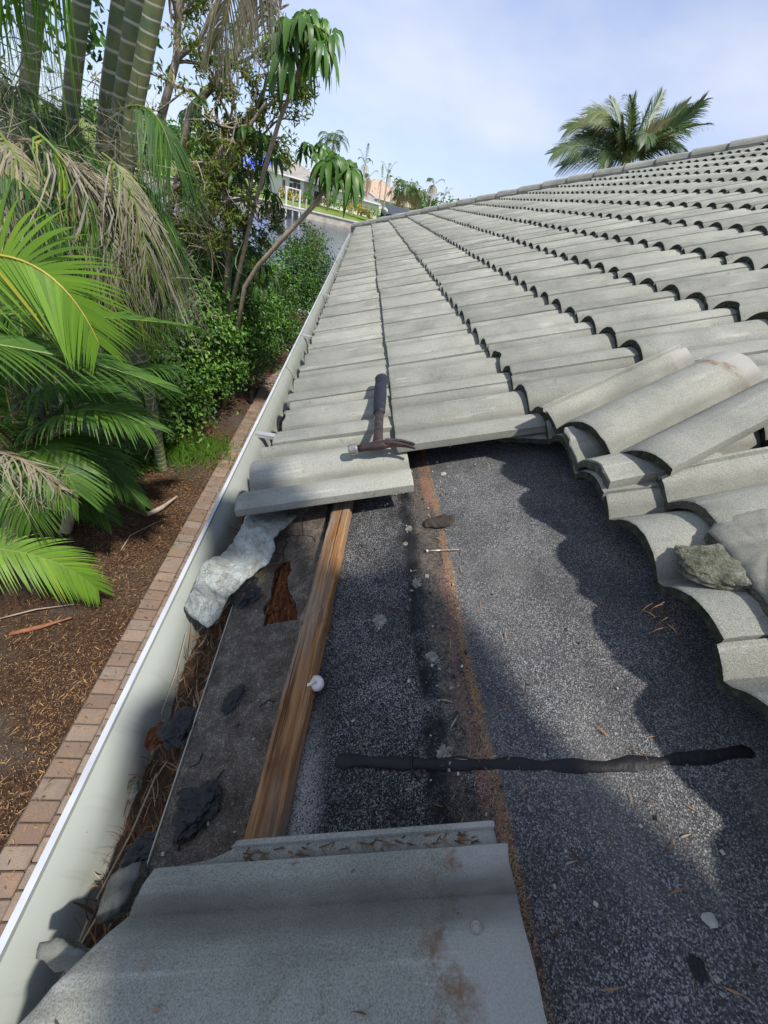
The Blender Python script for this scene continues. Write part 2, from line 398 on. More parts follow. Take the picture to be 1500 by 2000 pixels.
for k in range(46):
    p = hole[rnd.randrange(len(hole))].lerp(hole[rnd.randrange(len(hole))], rnd.random()); a = rnd.gauss(1.4, 0.5); l = rnd.uniform(0.008, 0.03)
    b.box((p.x, p.y, -0.006 + rnd.random() * 0.006), (l, 0.0025, 0.0018), Matrix.Rotation(a, 3, 'Z') @ Matrix.Rotation(rnd.gauss(0, 0.25), 3, 'Y'), 0)
rchild(b.build('rotten_deck', ROT_M))
# cracks: torn raised lips that wander from the hole
b = MB()
crack_px = [[(553, 1097), (552, 1075), (560, 1062), (556, 1048), (592, 1045), (590, 1020), (598, 1000)], [(592, 1045), (610, 1048), (618, 1060)], [(370, 1500), (390, 1488), (396, 1470)], [(402, 1620), (412, 1590), (425, 1520), (440, 1500)], [(505, 1380), (525, 1368), (540, 1370)]]
for path in crack_px:
    P3 = [onroof(x, y, 0.002) for x, y in path]; pts = []
    for i in range(len(P3) - 1):
        for k in range(6):
            c = P3[i].lerp(P3[i + 1], k / 6); c.x += 0.003 * mnoise.noise((c.y * 200, c.x * 90, 2)); c.y += 0.003 * mnoise.noise((c.y * 90, c.x * 200, 9)); pts.append(c)
    b.tube(pts, [0.0008 + 0.0012 * abs(mnoise.noise((i * 0.7, 1, 1))) for i in range(len(pts))], 5)
tar_m = plain('black_tar', (0.012, 0.012, 0.013), 0.55, 0.3, 60, 0.6, bscale=240)
o = rchild(b.build('crack', tar_m)); o['kind'] = 'stuff'

# drip edge
drip_m = plain('drip_edge_metal', (0.36, 0.33, 0.26), 0.5, 0.25, 14, 0.2, metal=0.2)
b = MB(); b.box((-0.0195, 4.0, -0.012), (0.0022, 13.98, 0.03)); rchild(b.build('drip_edge', drip_m))

# ------------------------------------------------------------------ tiles
def roll(e):
    q = ((e - 0.04) / PW) % 1.0; q = min(q, 1 - q) / 0.485
    return RH * max(0.0, 1 - q * q) ** 0.88
def tile_grid(us_fn, es, nu, top_fn, thick=TH, seed=0, rough=0.0008, round_=0.003, under_close=False):
    """a curved slab: us_fn(e) gives (butt, head); returns verts, faces, material indices (0 top, 1 cut faces and underside)"""
    ne = len(es); V = []; F = []; Mi = []
    rows = [0.0, None] + [k / (nu - 1) for k in range(1, nu)]
    rows = [0.0, 0.012] + [k / (nu - 1) for k in range(1, nu - 1)] + [0.988, 1.0]; nr = len(rows)
    for lay in (0, 1):
        for r_, t in enumerate(rows):
            for e in es:
                a, bb = us_fn(e); u = a + (bb - a) * t
                z = top_fn(e, u) - (thick if lay else 0.0)
                if lay == 0 and r_ in (0, nr - 1): z -= round_
                jit = rough * 2.2 * mnoise.noise((e * 160 + seed, u * 30, seed * 3.1 + lay)) if r_ in (0, nr - 1) else 0.0
                z += rough * mnoise.noise((e * 40 + seed * 7, u * 12, lay)) if rough else 0
                V.append((u + jit, e, z))
    I = lambda lay, r_, j: (lay * nr + r_) * ne + j
    for r_ in range(nr - 1):
        for j in range(ne - 1):
            F.append((I(0, r_, j), I(0, r_ + 1, j), I(0, r_ + 1, j + 1), I(0, r_, j + 1))); Mi.append(0)
            F.append((I(1, r_, j), I(1, r_, j + 1), I(1, r_ + 1, j + 1), I(1, r_ + 1, j))); Mi.append(1)
    for j in range(ne - 1):
        F.append((I(0, 0, j), I(0, 0, j + 1), I(1, 0, j + 1), I(1, 0, j))); Mi.append(1)
        F.append((I(0, nr - 1, j), I(1, nr - 1, j), I(1, nr - 1, j + 1), I(0, nr - 1, j + 1))); Mi.append(1)
    for r_ in range(nr - 1):
        F.append((I(0, r_, 0), I(1, r_, 0), I(1, r_ + 1, 0), I(0, r_ + 1, 0))); Mi.append(0)
        F.append((I(0, r_, ne - 1), I(0, r_ + 1, ne - 1), I(1, r_ + 1, ne - 1), I(1, r_, ne - 1))); Mi.append(1)
    return V, F, Mi
def grid_mesh(name, VFM, mats):
    V, F, Mi = VFM; me = bpy.data.meshes.new(name); me.from_pydata(V, [], F)
    for q in mats: me.materials.append(q)
    me.polygons.foreach_set('material_index', Mi); me.polygons.foreach_set('use_smooth', [i == 0 for i in Mi]); me.update(); 
    recalc(me)
    try: me.set_sharp_from_angle(angle=R(38))
    except Exception: pass
    return me
ES = [0.002 + (TW - 0.003) * i / 28 for i in range(29)]
def top0(e, u): 
    z = roll(e) + TH
    if e < 0.012: z += 0.003          # the cover lip stands proud of the neighbour it laps
    return z
def butt(s):
    if s < 6: return lambda e: (0.0, TL)
    return lambda e: (0.030 * max(0.0, mnoise.noise((e * 16 + s * 9.1, s, 0)) - 0.12) + 0.004 * mnoise.noise((e * 90, s, 2)), TL)
TILE_ME = [grid_mesh('tile', tile_grid(butt(s), ES, 3, top0, seed=s * 5.3), (TILE_M, EDGE_M)) for s in range(9)]
NB, NH = 0.0444, 0.018; TILT = math.atan2(NB - NH, TL)
def tile_matrix(k, e, du=0.0, yaw=0.0, dn=0.0):
    return Matrix.Translation((k * EX + du, e, NB + dn)) @ Matrix.Rotation(TILT, 4, 'Y') @ Matrix.Rotation(yaw, 4, 'Z')

cand = []
for k in range(0, 18):
    if k == 0: start = 0.686
    elif k == 1: start = 0.838
    else:
        start = -0.074 + PW * (k * 7 % 2) - TW * 4
        if k in (2,): start = -0.074 - TW * 3
    e = start
    while e < 11.2:
        uh = k * EX
        if e < hipE(uh + 0.02) - 0.02:
            mw = RM @ tile_matrix(k, e)
            pts = [mw @ Vector(q) for q in ((0, 0, 0.03), (EX, 0, 0.03), (0, TW, 0.03), (EX, TW, 0.03))]
            xs = []; ok = True
            for q in pts:
                d = q - CAMP; z = d.dot(rz)
                if z < 0.05: ok = False; break
                xs.append((750 + FPX * d.dot(rx) / z, 1000 + FPX * d.dot(ry) / z))
            size = 0
            if ok:
                cx = sum(x for x, _ in xs) / 4; cy = sum(y for _, y in xs) / 4
                if -60 < min(x for x, _ in xs) < 1500 and cy < 2000 and cx < 1560 and cy > 0:
                    (x0, y0), (x1, y1), (x2, y2), (x3, y3) = xs
                    size = abs((x3 - x0) * (y2 - y1) - (x2 - x1) * (y3 - y0)) / 2
            cand.append((size, k, e))
        e += TW
cand.sort(reverse=True)
hipn = Vector((0.8252, 1.0, 0)).normalized()
def cut_at_hip(me, mloc):
    bm = bmesh.new(); bm.from_mesh(me); inv = mloc.inverted()
    co = inv @ Vector((EX, 10.669 - 0.02, 0)); no = (inv.to_3x3() @ hipn)
    r_ = bmesh.ops.bisect_plane(bm, geom=bm.verts[:] + bm.edges[:] + bm.faces[:], plane_co=co, plane_no=no, clear_outer=True)
    me2 = bpy.data.meshes.new('tile'); bm.to_mesh(me2); bm.free()
    for q in me.materials: me2.materials.append(q)
    return me2
mass = []
for i, (size, k, e) in enumerate(cand):
    rj = random.Random(k * 1000 + int(e * 100) + 7)
    du = rj.gauss(0, 0.0036); yaw = rj.gauss(0, 0.0065); dn = abs(rj.gauss(0, 0.0014))
    if k == 0 and e < 0.7: du = -0.030; yaw = 0.02; dn = 0.002
    elif k == 0 and e < 1.0: du = 0.004; yaw = -0.012
    mloc = tile_matrix(k, e, du, yaw, dn); me = TILE_ME[rj.choice((0, 1, 2, 3, 4, 5, 0, 1, 2, 3, 4, 5, 6, 7, 8))]
    crosses = (e + TW + 0.02 > hipE(k * EX + TL) - 0.02)
    if crosses: me = cut_at_hip(me, mloc)
    if len(me.polygons) == 0: continue
    if i < 300 and size > 0:
        rchild(link(bpy.data.objects.new('tile', me)), mloc)
    else: mass.append((me, mloc))
bm = bmesh.new()
for me, mloc in mass:
    n0 = len(bm.verts); f0 = len(bm.faces); bm.from_mesh(me); bm.verts.ensure_lookup_table()
    bmesh.ops.transform(bm, matrix=mloc, verts=bm.verts[n0:])
me = bpy.data.meshes.new('far_tiles'); bm.to_mesh(me); bm.free(); me.materials.append(TILE_M); me.materials.append(EDGE_M)
o = rchild(link(bpy.data.objects.new('tile_field', me))); o['kind'] = 'stuff'

# hip tiles: shallow angular caps, each lapped over the one below
hd = Vector((EX, -0.8252 * EX, 0)).normalized(); hs = Vector((-hd.y, hd.x, 0))
HIP_ME = []
for s in range(3):
    b = MB(); prof = [(-0.15, -0.10), (-0.125, -0.005), (-0.065, 0.045), (0.065, 0.045), (0.125, -0.005), (0.15, -0.10)]
    Lh = 0.46
    for t, sc in ((0.0, 1.0), (0.01, 1.03), (Lh, 0.90)):
        for (y, z) in prof: b.v.append((t, y * sc, z + (0.022 * (1 - t / Lh)))); b.a.append(0)
    for t, sc in ((0.0, 1.0), (Lh, 0.90)):
        for (y, z) in prof: b.v.append((t, y * sc * 0.9, z - 0.016 + (0.022 * (1 - t / Lh)))); b.a.append(0)
    n = 6; b.f = [(r_ * n + j, r_ * n + j + 1, (r_ + 1) * n + j + 1, (r_ + 1) * n + j) for r_ in range(2) for j in range(n - 1)]
    b.m = [0] * len(b.f)
    ff = [(18 + j, 24 + j, 24 + j + 1, 18 + j + 1) for j in range(n - 1)] + [(j, 18 + j, 18 + j + 1, j + 1) for j in range(n - 1)] + [(12 + j, 12 + j + 1, 24 + j + 1, 24 + j) for j in range(n - 1)] + [(0, 6, 12, 24, 18), (5, 23, 29, 17, 11)]
    b.f += ff; b.m += [0] * 5 + [1] * 5 + [0] * 7
    me = b.mesh('hip_tile', [TILE_M, EDGE_M]); recalc(me); HIP_ME.append(me)
hip0 = Vector((-0.03, hipE(-0.03), 0.0)); step = 0.40; i = 0
while True:
    p = hip0 + hd * (i * step)
    if p.x > 7.0: break
    rj = random.Random(i + 99)
    mloc = Matrix.Translation((p.x, p.y, 0.118)) @ Matrix.Rotation(math.atan2(hd.y, hd.x) + rj.gauss(0, 0.012), 4, 'Z') @ Matrix.Rotation(rj.gauss(0, 0.004), 4, 'Y')
    rchild(link(bpy.data.objects.new('hip_tile', HIP_ME[i % 3])), mloc); i += 1
# the slope round the corner of the hip
b = MB(); q = [rf(-0.02, 11.0, -0.02), rf(7.3, hipE(7.3), -0.02)]
q.append(Vector((q[1].x + 0.01, 10.99, q[0].z)) ); b.add(q, [(0, 2, 1)]); hchild(b.build('hip_end_slope', TILE_M))

# ------------------------------------------------------------------ gutter
g = G('gutter_aluminium'); v = g.obj(); x = g.xyz(v)
c = g.ramp(g.noise(g.map(v, (8, 1.2, 8)), 1.0, 4), [(0.3, (0.28, 0.30, 0.265)), (0.7, (0.36, 0.38, 0.345))])
dirt = g.math('MULTIPLY', g.rng(x[2], -0.17, -0.115, 1.0, 0.0, True), g.ramp(g.noise(v, 14, 5, 0.7), [(0.35, 0.25), (0.65, 1.0)]))
c = g.mix(dirt, c, (0.24, 0.21, 0.15))
drp = g.noise(g.map(v, (3, 26, 3)), 1.0, 5, 0.7)
c = g.mix(g.math('MULTIPLY', g.ramp(drp, [(0.52, 0.0), (0.74, 0.55)]), g.rng(x[2], -0.06, -0.09, 0.3, 1.0)), c, (0.20, 0.19, 0.15))
c = g.mix(g.ramp(g.noise(v, 70, 2), [(0.74, 0.0), (0.78, 0.8)]), c, (0.10, 0.09, 0.07))
g.pbsdf(c, 0.42, g.bump(g.noise(g.map(v, (6, 0.8, 6)), 1.0, 2), 0.1, 0.01), spec=0.5); GUT_M = g.mat
rim_m = plain('gutter_rim_white', (0.47, 0.49, 0.52), 0.4, 0.16, 9, 0.15)
prof = [(-0.167, -0.066), (-0.1685, -0.050), (-0.1600, -0.0493), (-0.1590, -0.057), (-0.150, -0.064), (-0.138, -0.075), (-0.128, -0.090), (-0.121, -0.110), (-0.115, -0.132), (-0.104, -0.151), (-0.082, -0.165), (-0.035, -0.168), (-0.024, -0.168), (-0.024, -0.04)]
b = MB(); ys = [-1.6 + 12.6 * i / 36 for i in range(37)]
npf = len(prof)
for y in ys:
    wv = 0.0015 * mnoise.noise((y * 1.3, 0, 0))
    for (px_, pz) in prof: b.v.append((px_ + wv, y, pz + 0.002 * mnoise.noise((y * 0.8, 3, 0)))); b.a.append(0)
for i in range(36):
    for j in range(npf - 1):
        b.f.append((i * npf + j, i * npf + j + 1, (i + 1) * npf + j + 1, (i + 1) * npf + j)); b.m.append(1 if j in (0, 1) else 0)
gut = b.build('gutter', [GUT_M, rim_m], None, True)
try: gut.data.set_sharp_from_angle(angle=R(42))
except Exception: pass
sm = gut.modifiers.new('thickness', 'SOLIDIFY'); sm.thickness = 0.0016; sm.offset = 0
hchild(gut)
for e in (2.02, 6.1):
    b = MB()
    for y in (e, e + 0.045):
        for (px_, pz) in prof[2:]: b.v.append((px_ + 0.0022, y, pz + 0.0022)); b.a.append(0)
    nq = len(prof) - 2; b.f = [(j, j + 1, nq + j + 1, nq + j) for j in range(nq - 1)]; b.m = [0] * len(b.f); b.build('joint_strip', GUT_M, gut, True)
bk_m = plain('bracket_metal', (0.62, 0.63, 0.62), 0.35, 0.1, 30, 0.1, metal=0.6)
for e in (1.30, 2.62, 3.94, 5.26, 6.58, 7.90, 9.22):
    b = MB(); b.box((-0.094, 0, -0.0555), (0.118, 0.026, 0.003)); b.box((-0.094, 0.012, -0.062), (0.118, 0.002, 0.012)); b.box((-0.094, -0.012, -0.062), (0.118, 0.002, 0.012))
    b.tube([(-0.05, 0, -0.053), (-0.05, 0, -0.050)], 0.006, 8)
    o = b.build('bracket', bk_m, gut); o.location = (0, e, 0)

# ------------------------------------------------------------------ batten
bat_m = wood_material('batten_wood', (0.075, 0.03, 0.014), (0.27, 0.138, 0.058), (0.42, 0.255, 0.125), 1, 0.85)
pa = onroof(665, 990, 0.03); pb = onroof(505, 1640, 0.03)
d = (pa - pb); ln = d.length; ang = math.atan2(d.x, d.y)
b = MB(); ns = 110; wd, hh = 0.047, 0.026
for i in range(ns + 1):
    y = -0.03 + (ln + 0.12) * i / ns
    kn = 0.004 * math.exp(-((y - ln * 0.50) / 0.02) ** 2)
    for (sx, sz) in ((-1, 0), (-1, 0.88), (-0.9, 1), (0.9, 1), (1, 0.88), (1, 0)):
        jx = 0.002 * mnoise.noise((y * 14, sx * 3, sz * 5)) + 0.0014 * mnoise.noise((y * 110, sx, sz))
        b.v.append((sx * (wd / 2 + kn) + jx, y, sz * (hh + kn) + 0.001 * mnoise.noise((y * 30, sx, 8)))); b.a.append(0)
for i in range(ns):
    for j in range(6): b.f.append((i * 6 + j, i * 6 + (j + 1) % 6, (i + 1) * 6 + (j + 1) % 6, (i + 1) * 6 + j)); b.m.append(0)
b.f += [tuple(range(6)), tuple(ns * 6 + j for j in range(5, -1, -1))]; b.m += [0, 0]
bat = b.build('batten', bat_m); recalc(bat.data)
rchild(bat, Matrix.Translation((pb.x, pb.y, 0.0025)) @ Matrix.Rotation(-ang, 4, 'Z'))
# ------------------------------------------------------------------ loose tiles lying on the roof
def on_roof_obj(name, me, mloc, label, cat, group=None):
    o = bpy.data.objects.new(name, me); link(o); o.matrix_world = RM @ mloc; return tag(o, label, cat, group, 'thing')
ESL = [0.0 + 0.304 * i / 26 for i in range(27)] + [0.3052, 0.309, 0.3165, 0.318, 0.3195, 0.3225, 0.324]
def top_loose(e, u):
    if e <= 0.3045: return roll(e) + TH
    z = roll(0.304) + 0.5 * (roll(e) - roll(0.304)) + TH - 0.009
    if e > 0.3175 and e < 0.323: z += 0.008
    return z
T = Matrix.Translation; RZ = lambda a: Matrix.Rotation(R(a), 4, 'Z'); RY = lambda a: Matrix.Rotation(R(a), 4, 'Y'); RX = lambda a: Matrix.Rotation(R(a), 4, 'X')

# near tile at the bottom of the view, its eave corner snapped off
def fg_span(e):
    pts = [(0.0, -0.075), (0.10, -0.060), (0.20, -0.036), (0.25, 0.002), (0.285, 0.030), (0.300, 0.036), (0.3048, 0.05), (0.306, 0.10), (0.312, 0.128), (0.32, 0.152), (0.34, 0.165)]
    for (a, ua), (b_, ub) in zip(pts, pts[1:]):
        if e <= b_: break
    t = (e - a) / (b_ - a); u = ua + (ub - ua) * min(max(t, 0), 1)
    u += 0.010 * mnoise.noise((e * 42, 1.7, 0)) + 0.004 * mnoise.noise((e * 150, 4.7, 0))
    return (u, (0.4505 if e < 0.3045 else 0.441) + 0.0015 * mnoise.noise((e * 30, 9, 0)))
me = grid_mesh('near_tile', tile_grid(fg_span, ESL, 14, top_loose, seed=3.3, rough=0.0012), (TILE_LOOSE_M, LEDGE_M))
near_tile = on_roof_obj('roof_tile', me, T((0, -0.244, 0.030)) @ RY(1.2), 'large eave tile at the bottom of the photo with a snapped corner and rusty nail', 'roof tile')
nail_m = plain('nail_steel', (0.33, 0.30, 0.26), 0.55, 0.3, 90, 0.3, metal=0.5)
b = MB(); b.tube([(0, 0, 0.0), (0, 0, 0.003)], [0.0062, 0.0056], 14); b.tube([(0, 0, 0.003), (0, 0, 0.0048)], 0.0034, 6)
o = b.build('nail', nail_m, near_tile); e_n = 0.246; o.location = (0.405, e_n, roll(e_n) + TH - 0.0005)

me = grid_mesh('big_loose', tile_grid(lambda e: (0.0, TL), ESL, 8, top_loose, seed=8.1, rough=0.0012), (TILE_LOOSE_M, EDGE_M))
on_roof_obj('roof_tile', me, T((0.868, 0.522, 0.092)) @ RZ(22) @ RY(-1.2), 'loose tile lying askew on the course above the exposed felt, highest of the pile', 'roof tile')
me = grid_mesh('low_loose', tile_grid(lambda e: (0.004 * mnoise.noise((e * 30, 3, 0)), TL), ESL, 8, top_loose, seed=4.4, rough=0.0012), (TILE_LOOSE_M, LEDGE_M))
on_roof_obj('roof_tile', me, T((0.872, 0.232, 0.066)) @ RZ(1.5) @ RY(-0.4), 'loose tile with cracked sandy flank below the askew one at the right edge', 'roof tile')

def half_span(e): return (0.006 * mnoise.noise((e * 38, 2, 0)), 0.21 + 0.07 * mnoise.noise((e * 14, 6, 0)) + 0.02 * mnoise.noise((e * 60, 1, 0)))
me = grid_mesh('half_tile', tile_grid(half_span, [0.19 * i / 18 for i in range(19)], 8, top_loose, seed=6.6, rough=0.0014), (TILE_LOOSE_M, LEDGE_M))
on_roof_obj('roof_tile', me, T((0.772, 0.540, 0.069)) @ RZ(3.5) @ RY(1.0), 'broken half tile lying doubled on the course under the askew loose tile', 'roof tile')

def slab_from_outline(name, pts, thick, mats, seed=0, up=Vector((0, 0, 1)), bulge=0.0):
    """broken plate: outline points (roof frame), given thickness, roughened"""
    bm = bmesh.new(); c = sum(pts, Vector()) / len(pts); ring = []
    for i, p in enumerate(pts):
        q = pts[(i + 1) % len(pts)]; n = max(2, int((q - p).length / 0.008))
        for k in range(n):
            s = p.lerp(q, k / n); s = s + Vector((mnoise.noise(s * 70 + Vector((seed, 0, 0))), mnoise.noise(s * 70 + Vector((0, seed, 5))), 0)) * 0.004; ring.append(s)
    tops = []
    for rr in (1.0, 0.96, 0.7, 0.35):
        row = []
        for s in ring:
            p = c.lerp(s, rr); z = bulge * (1 - rr * rr) + (0.0032 * mnoise.noise(p * 70 + Vector((seed, 1, 2))) + 0.0012 * mnoise.noise(p * 210 + Vector((seed, 1, 2)))) - (0.003 if rr == 1.0 else 0)
            row.append(bm.verts.new(p + up * z))
        tops.append(row)
    cen = bm.verts.new(c + up * bulge); n = len(ring)
    for a, b_ in zip(tops, tops[1:]):
        for i in range(n): bm.faces.new((a[i], a[(i + 1) % n], b_[(i + 1) % n], b_[i]))
    for i in range(n): bm.faces.new((tops[-1][i], tops[-1][(i + 1) % n], cen))
    low = [bm.verts.new(v.co - up * (thick + 0.003 * mnoise.noise(v.co * 60))) for v in tops[0]]
    nf = len(bm.faces)
    for i in range(n): bm.faces.new((tops[0][i], low[i], low[(i + 1) % n], tops[0][(i + 1) % n]))
    lc = bm.verts.new(c - up * thick * 0.7)
    for i in range(n): bm.faces.new((low[i], lc, low[(i + 1) % n]))
    bm.faces.ensure_lookup_table()
    for i, f in enumerate(bm.faces): f.material_index = 0 if i < nf else 1
    bmesh.ops.recalc_face_normals(bm, faces=bm.faces)
    me = bpy.data.meshes.new(name); bm.to_mesh(me); bm.free()
    for q in mats: me.materials.append(q)
    for p in me.polygons: p.use_smooth = p.material_index == 0
    return me
def fragment(name, px_pts, ns, thick, label, cat, mats, seed=0, bulge=0.004, origin_shift=True):
    pts = [onroof(x, y, n_) for (x, y), n_ in zip(px_pts, ns)]
    c = sum(pts, Vector()) / len(pts); loc = [p - c for p in pts]
    nrm = Vector((0, 0, 1))
    me = slab_from_outline(name, loc, thick, mats, seed, nrm, bulge)
    return on_roof_obj(name, me, T(c), label, cat)
fragment('tile_fragment', [(1384, 1036), (1400, 1012), (1440, 988), (1490, 984), (1560, 1010), (1640, 1090), (1620, 1240), (1560, 1225), (1500, 1172), (1440, 1098)], [0.122, 0.126, 0.13, 0.132, 0.13, 0.13, 0.13, 0.128, 0.126, 0.124], 0.016, 'broken sandy tile plate on top of the loose tiles at the right edge', 'tile fragment', (TILE_LOOSE_M, LEDGE_M), 2)
fragment('tile_fragment', [(968, 852), (985, 826), (1020, 822), (1068, 826), (1070, 856)], [0.05, 0.056, 0.058, 0.06, 0.056], 0.014, 'small pale tile fragment poking out under the course beside the hammer tile', 'tile fragment', (TILE_LOOSE_M, EDGE_M), 5, 0.001)
fragment('tile_fragment', [(1104, 855), (1150, 850), (1172, 868), (1160, 884), (1122, 886)], [0.078, 0.086, 0.088, 0.084, 0.078], 0.015, 'short broken tile end wedged under the askew loose tile', 'tile fragment', (TILE_LOOSE_M, EDGE_M), 9, 0.004)

def rock(r, sc, seed, mats, sub=3, amp=0.35, name='rock', flat=None, freq=1.6):
    bm = bmesh.new(); bmesh.ops.create_icosphere(bm, subdivisions=sub, radius=1.0)
    for v in bm.verts:
        d = v.co.normalized(); k = 1 + amp * mnoise.noise(d * freq + Vector((seed, seed * 2, 3))) + amp * 0.45 * mnoise.noise(d * freq * 3 + Vector((1, seed, 3))) + amp * 0.2 * mnoise.noise(d * freq * 8 + Vector((seed, 0, 3)))
        v.co = Vector((d.x * sc[0], d.y * sc[1], d.z * sc[2])) * (r * k)
    me = bpy.data.meshes.new(name); bm.to_mesh(me); bm.free()
    for q in (mats if isinstance(mats, (list, tuple)) else [mats]): me.materials.append(q)
    for p in me.polygons: p.use_smooth = False
    return me
g = G('mossy_mortar'); v = g.obj()
c = g.ramp(g.noise(v, 28, 5, 0.65), [(0.3, (0.075, 0.08, 0.052)), (0.5, (0.17, 0.172, 0.128)), (0.75, (0.31, 0.305, 0.25))])
c = g.mix(1.0, c, g.ramp(g.noise(v, 380, 2), [(0.3, 0.6), (0.7, 1.35)]), 'MULTIPLY')
g.pbsdf(c, 0.95, g.bump(g.noise(v, 130, 5, 0.7), 1.0, 0.006), spec=0.15); MOSS_M = g.mat
c = onroof(1418, 1108, 0.108)
on_roof_obj('mortar_lump', rock(0.038, (1.6, 1.1, 0.5), 4.0, MOSS_M, 4, 0.24, 'mortar_lump'), T(c) @ RZ(-30), 'mossy grey mortar lump sitting below the broken tile plate', 'mortar lump')
# fragments beside the near tile, over the gutter
fragment('tile_fragment', [(205, 1725), (232, 1692), (268, 1683), (270, 1705), (252, 1745), (232, 1782), (200, 1800), (185, 1790)], [0.028, 0.03, 0.03, 0.028, 0.02, 0.015, 0.01, 0.01], 0.014, 'grey chip of broken tile standing between near tile and gutter', 'tile fragment', (plain('weathered_concrete', (0.11, 0.11, 0.095), 0.95, 0.45, 55, 0.8), LEDGE_M), 7, 0.004)
fragment('tile_fragment', [(70, 1868), (78, 1842), (108, 1832), (165, 1862), (168, 1880), (150, 1905), (110, 1895)], [0.028, 0.034, 0.036, 0.034, 0.03, 0.02, 0.02], 0.020, 'ridged pale tile chip overhanging the gutter at the lower left', 'tile fragment', (TILE_LOOSE_M, LEDGE_M), 12, 0.006)

# ------------------------------------------------------------------ eave mortar: pale chunk shaped by the tiles that lay on it
g = G('pale_mortar'); v = g.obj()
c = g.ramp(g.noise(v, 18, 5, 0.6), [(0.3, (0.24, 0.24, 0.19)), (0.48, (0.36, 0.385, 0.36)), (0.7, (0.45, 0.49, 0.475))])
cr = g.voro(g.n('VectorMath', {'operation': 'ADD'}, i0=v, i1=g.n('VectorMath', {'operation': 'SCALE'}, i0=g.noise(v, 40, 5, 0.7, col=True), Scale=0.06).outputs[0]).outputs[0], 46, 'Distance', 'DISTANCE_TO_EDGE')
crk = g.math('MULTIPLY', g.rng(cr, 0.0, 0.02, 1.0, 0.0), g.ramp(g.noise(v, 14, 3), [(0.52, 0.0), (0.62, 0.6)]))
c = g.mix(crk, c, (0.10, 0.10, 0.09))
c = g.mix(g.ramp(g.noise(g.map(v, (1, 1, 1), (3, 5, 1)), 12, 4, 0.6), [(0.55, 0.0), (0.7, 0.8)]), c, (0.25, 0.23, 0.165))
c = g.mix(1.0, c, g.ramp(g.noise(v, 420, 2), [(0.3, 0.78), (0.7, 1.14)]), 'MULTIPLY')
g.pbsdf(c, 0.95, g.bump(g.math('ADD', g.noise(v, 190, 4, 0.7), g.math('MULTIPLY', g.rng(cr, 0.0, 0.03, -1.0, 0.0), 0.25)), 1.0, 0.004), spec=0.15); PALE_M = g.mat
def ribbon_slab(name, stations, mats, thick=0.028, nw=15, seed=0, ns=64, rough=0.0045):
    """stations: (left point, right point) along the piece; smooth between, with bulging rough body"""
    K = len(stations)
    def cr_(P, t):
        i = min(int(t * (K - 1)), K - 2); f = t * (K - 1) - i
        p0, p1, p2, p3 = P[max(i - 1, 0)], P[i], P[i + 1], P[min(i + 2, K - 1)]
        return 0.5 * ((2 * p1) + (p2 - p0) * f + (2 * p0 - 5 * p1 + 4 * p2 - p3) * f * f + (3 * p1 - p0 - 3 * p2 + p3) * f ** 3)
    Ls = [s[0] for s in stations]; Rs = [s[1] for s in stations]; b = MB()
    for lay in (0, 1):
        for i in range(ns):
            t = i / (ns - 1); l = cr_(Ls, t); r = cr_(Rs, t)
            for j in range(nw):
                s = j / (nw - 1); p = l.lerp(r, s); ed = min(s, 1 - s, t * 4, (1 - t) * 4); rd = math.sqrt(max(0.0, min(1.0, ed / 0.16)))
                nv = Vector((mnoise.noise(p * 45 + Vector((seed, 0, 0))), mnoise.noise(p * 45 + Vector((0, seed, 3))), mnoise.noise(p * 60 + Vector((7, seed, 3))))) * rough
                nv += Vector((0, 0, 1)) * (0.0022 * mnoise.noise(p * 170))
                z = thick * 0.5 * rd if lay == 0 else -thick * 0.5 * (0.3 + 0.7 * rd)
                b.v.append(tuple(p + nv + Vector((0, 0, z)))); b.a.append(0)
    I = lambda lay, i, j: (lay * ns + i) * nw + j
    for i in range(ns - 1):
        for j in range(nw - 1):
            b.f.append((I(0, i, j), I(0, i + 1, j), I(0, i + 1, j + 1), I(0, i, j + 1))); b.f.append((I(1, i, j), I(1, i, j + 1), I(1, i + 1, j + 1), I(1, i + 1, j)))
    for i in range(ns - 1):
        for j in (0, nw - 1): b.f.append((I(0, i, j), I(1, i, j), I(1, i + 1, j), I(0, i + 1, j)))
    for j in range(nw - 1):
        for i in (0, ns - 1): b.f.append((I(0, i, j), I(0, i, j + 1), I(1, i, j + 1), I(1, i, j)))
    b.m = [0] * len(b.f); me = b.mesh(name, mats, True); recalc(me); return me
st_px = [((482, 1004, 0.030), (580, 1006, 0.012)), ((474, 1022, 0.056), (556, 1030, 0.030)), ((466, 1040, 0.060), (535, 1050, 0.050)), ((452, 1062, 0.030), (536, 1072, 0.042)), ((434, 1082, -0.006), (526, 1094, 0.030)), ((430, 1088, 0.004), (512, 1108, 0.030)), ((416, 1090, 0.052), (492, 1122, 0.034)), ((398, 1100, 0.074), (468, 1144, 0.040)), ((382, 1132, 0.068), (448, 1164, 0.034)), ((372, 1160, 0.034), (440, 1178, 0.018)), ((361, 1184, 0.006), (424, 1208, 0.002)), ((370, 1202, -0.004), (404, 1226, -0.004))]
me = ribbon_slab('mortar_chunk', [(onroof(*a), onroof(*b_)) for a, b_ in st_px], PALE_M, 0.017, 25, 3.0, 120, 0.0038)
on_roof_obj('mortar_chunk', me, Matrix.Identity(4), 'pale wavy mortar chunk overhanging the gutter below the hammer', 'mortar chunk')
# soft mortar beads bedded under the first tiles of the next run
st_px = [((498, 1000, 0.02), (560, 990, 0.02)), ((508, 1012, 0.02), (572, 1004, 0.018)), ((518, 1022, 0.016), (560, 1020, 0.014))]

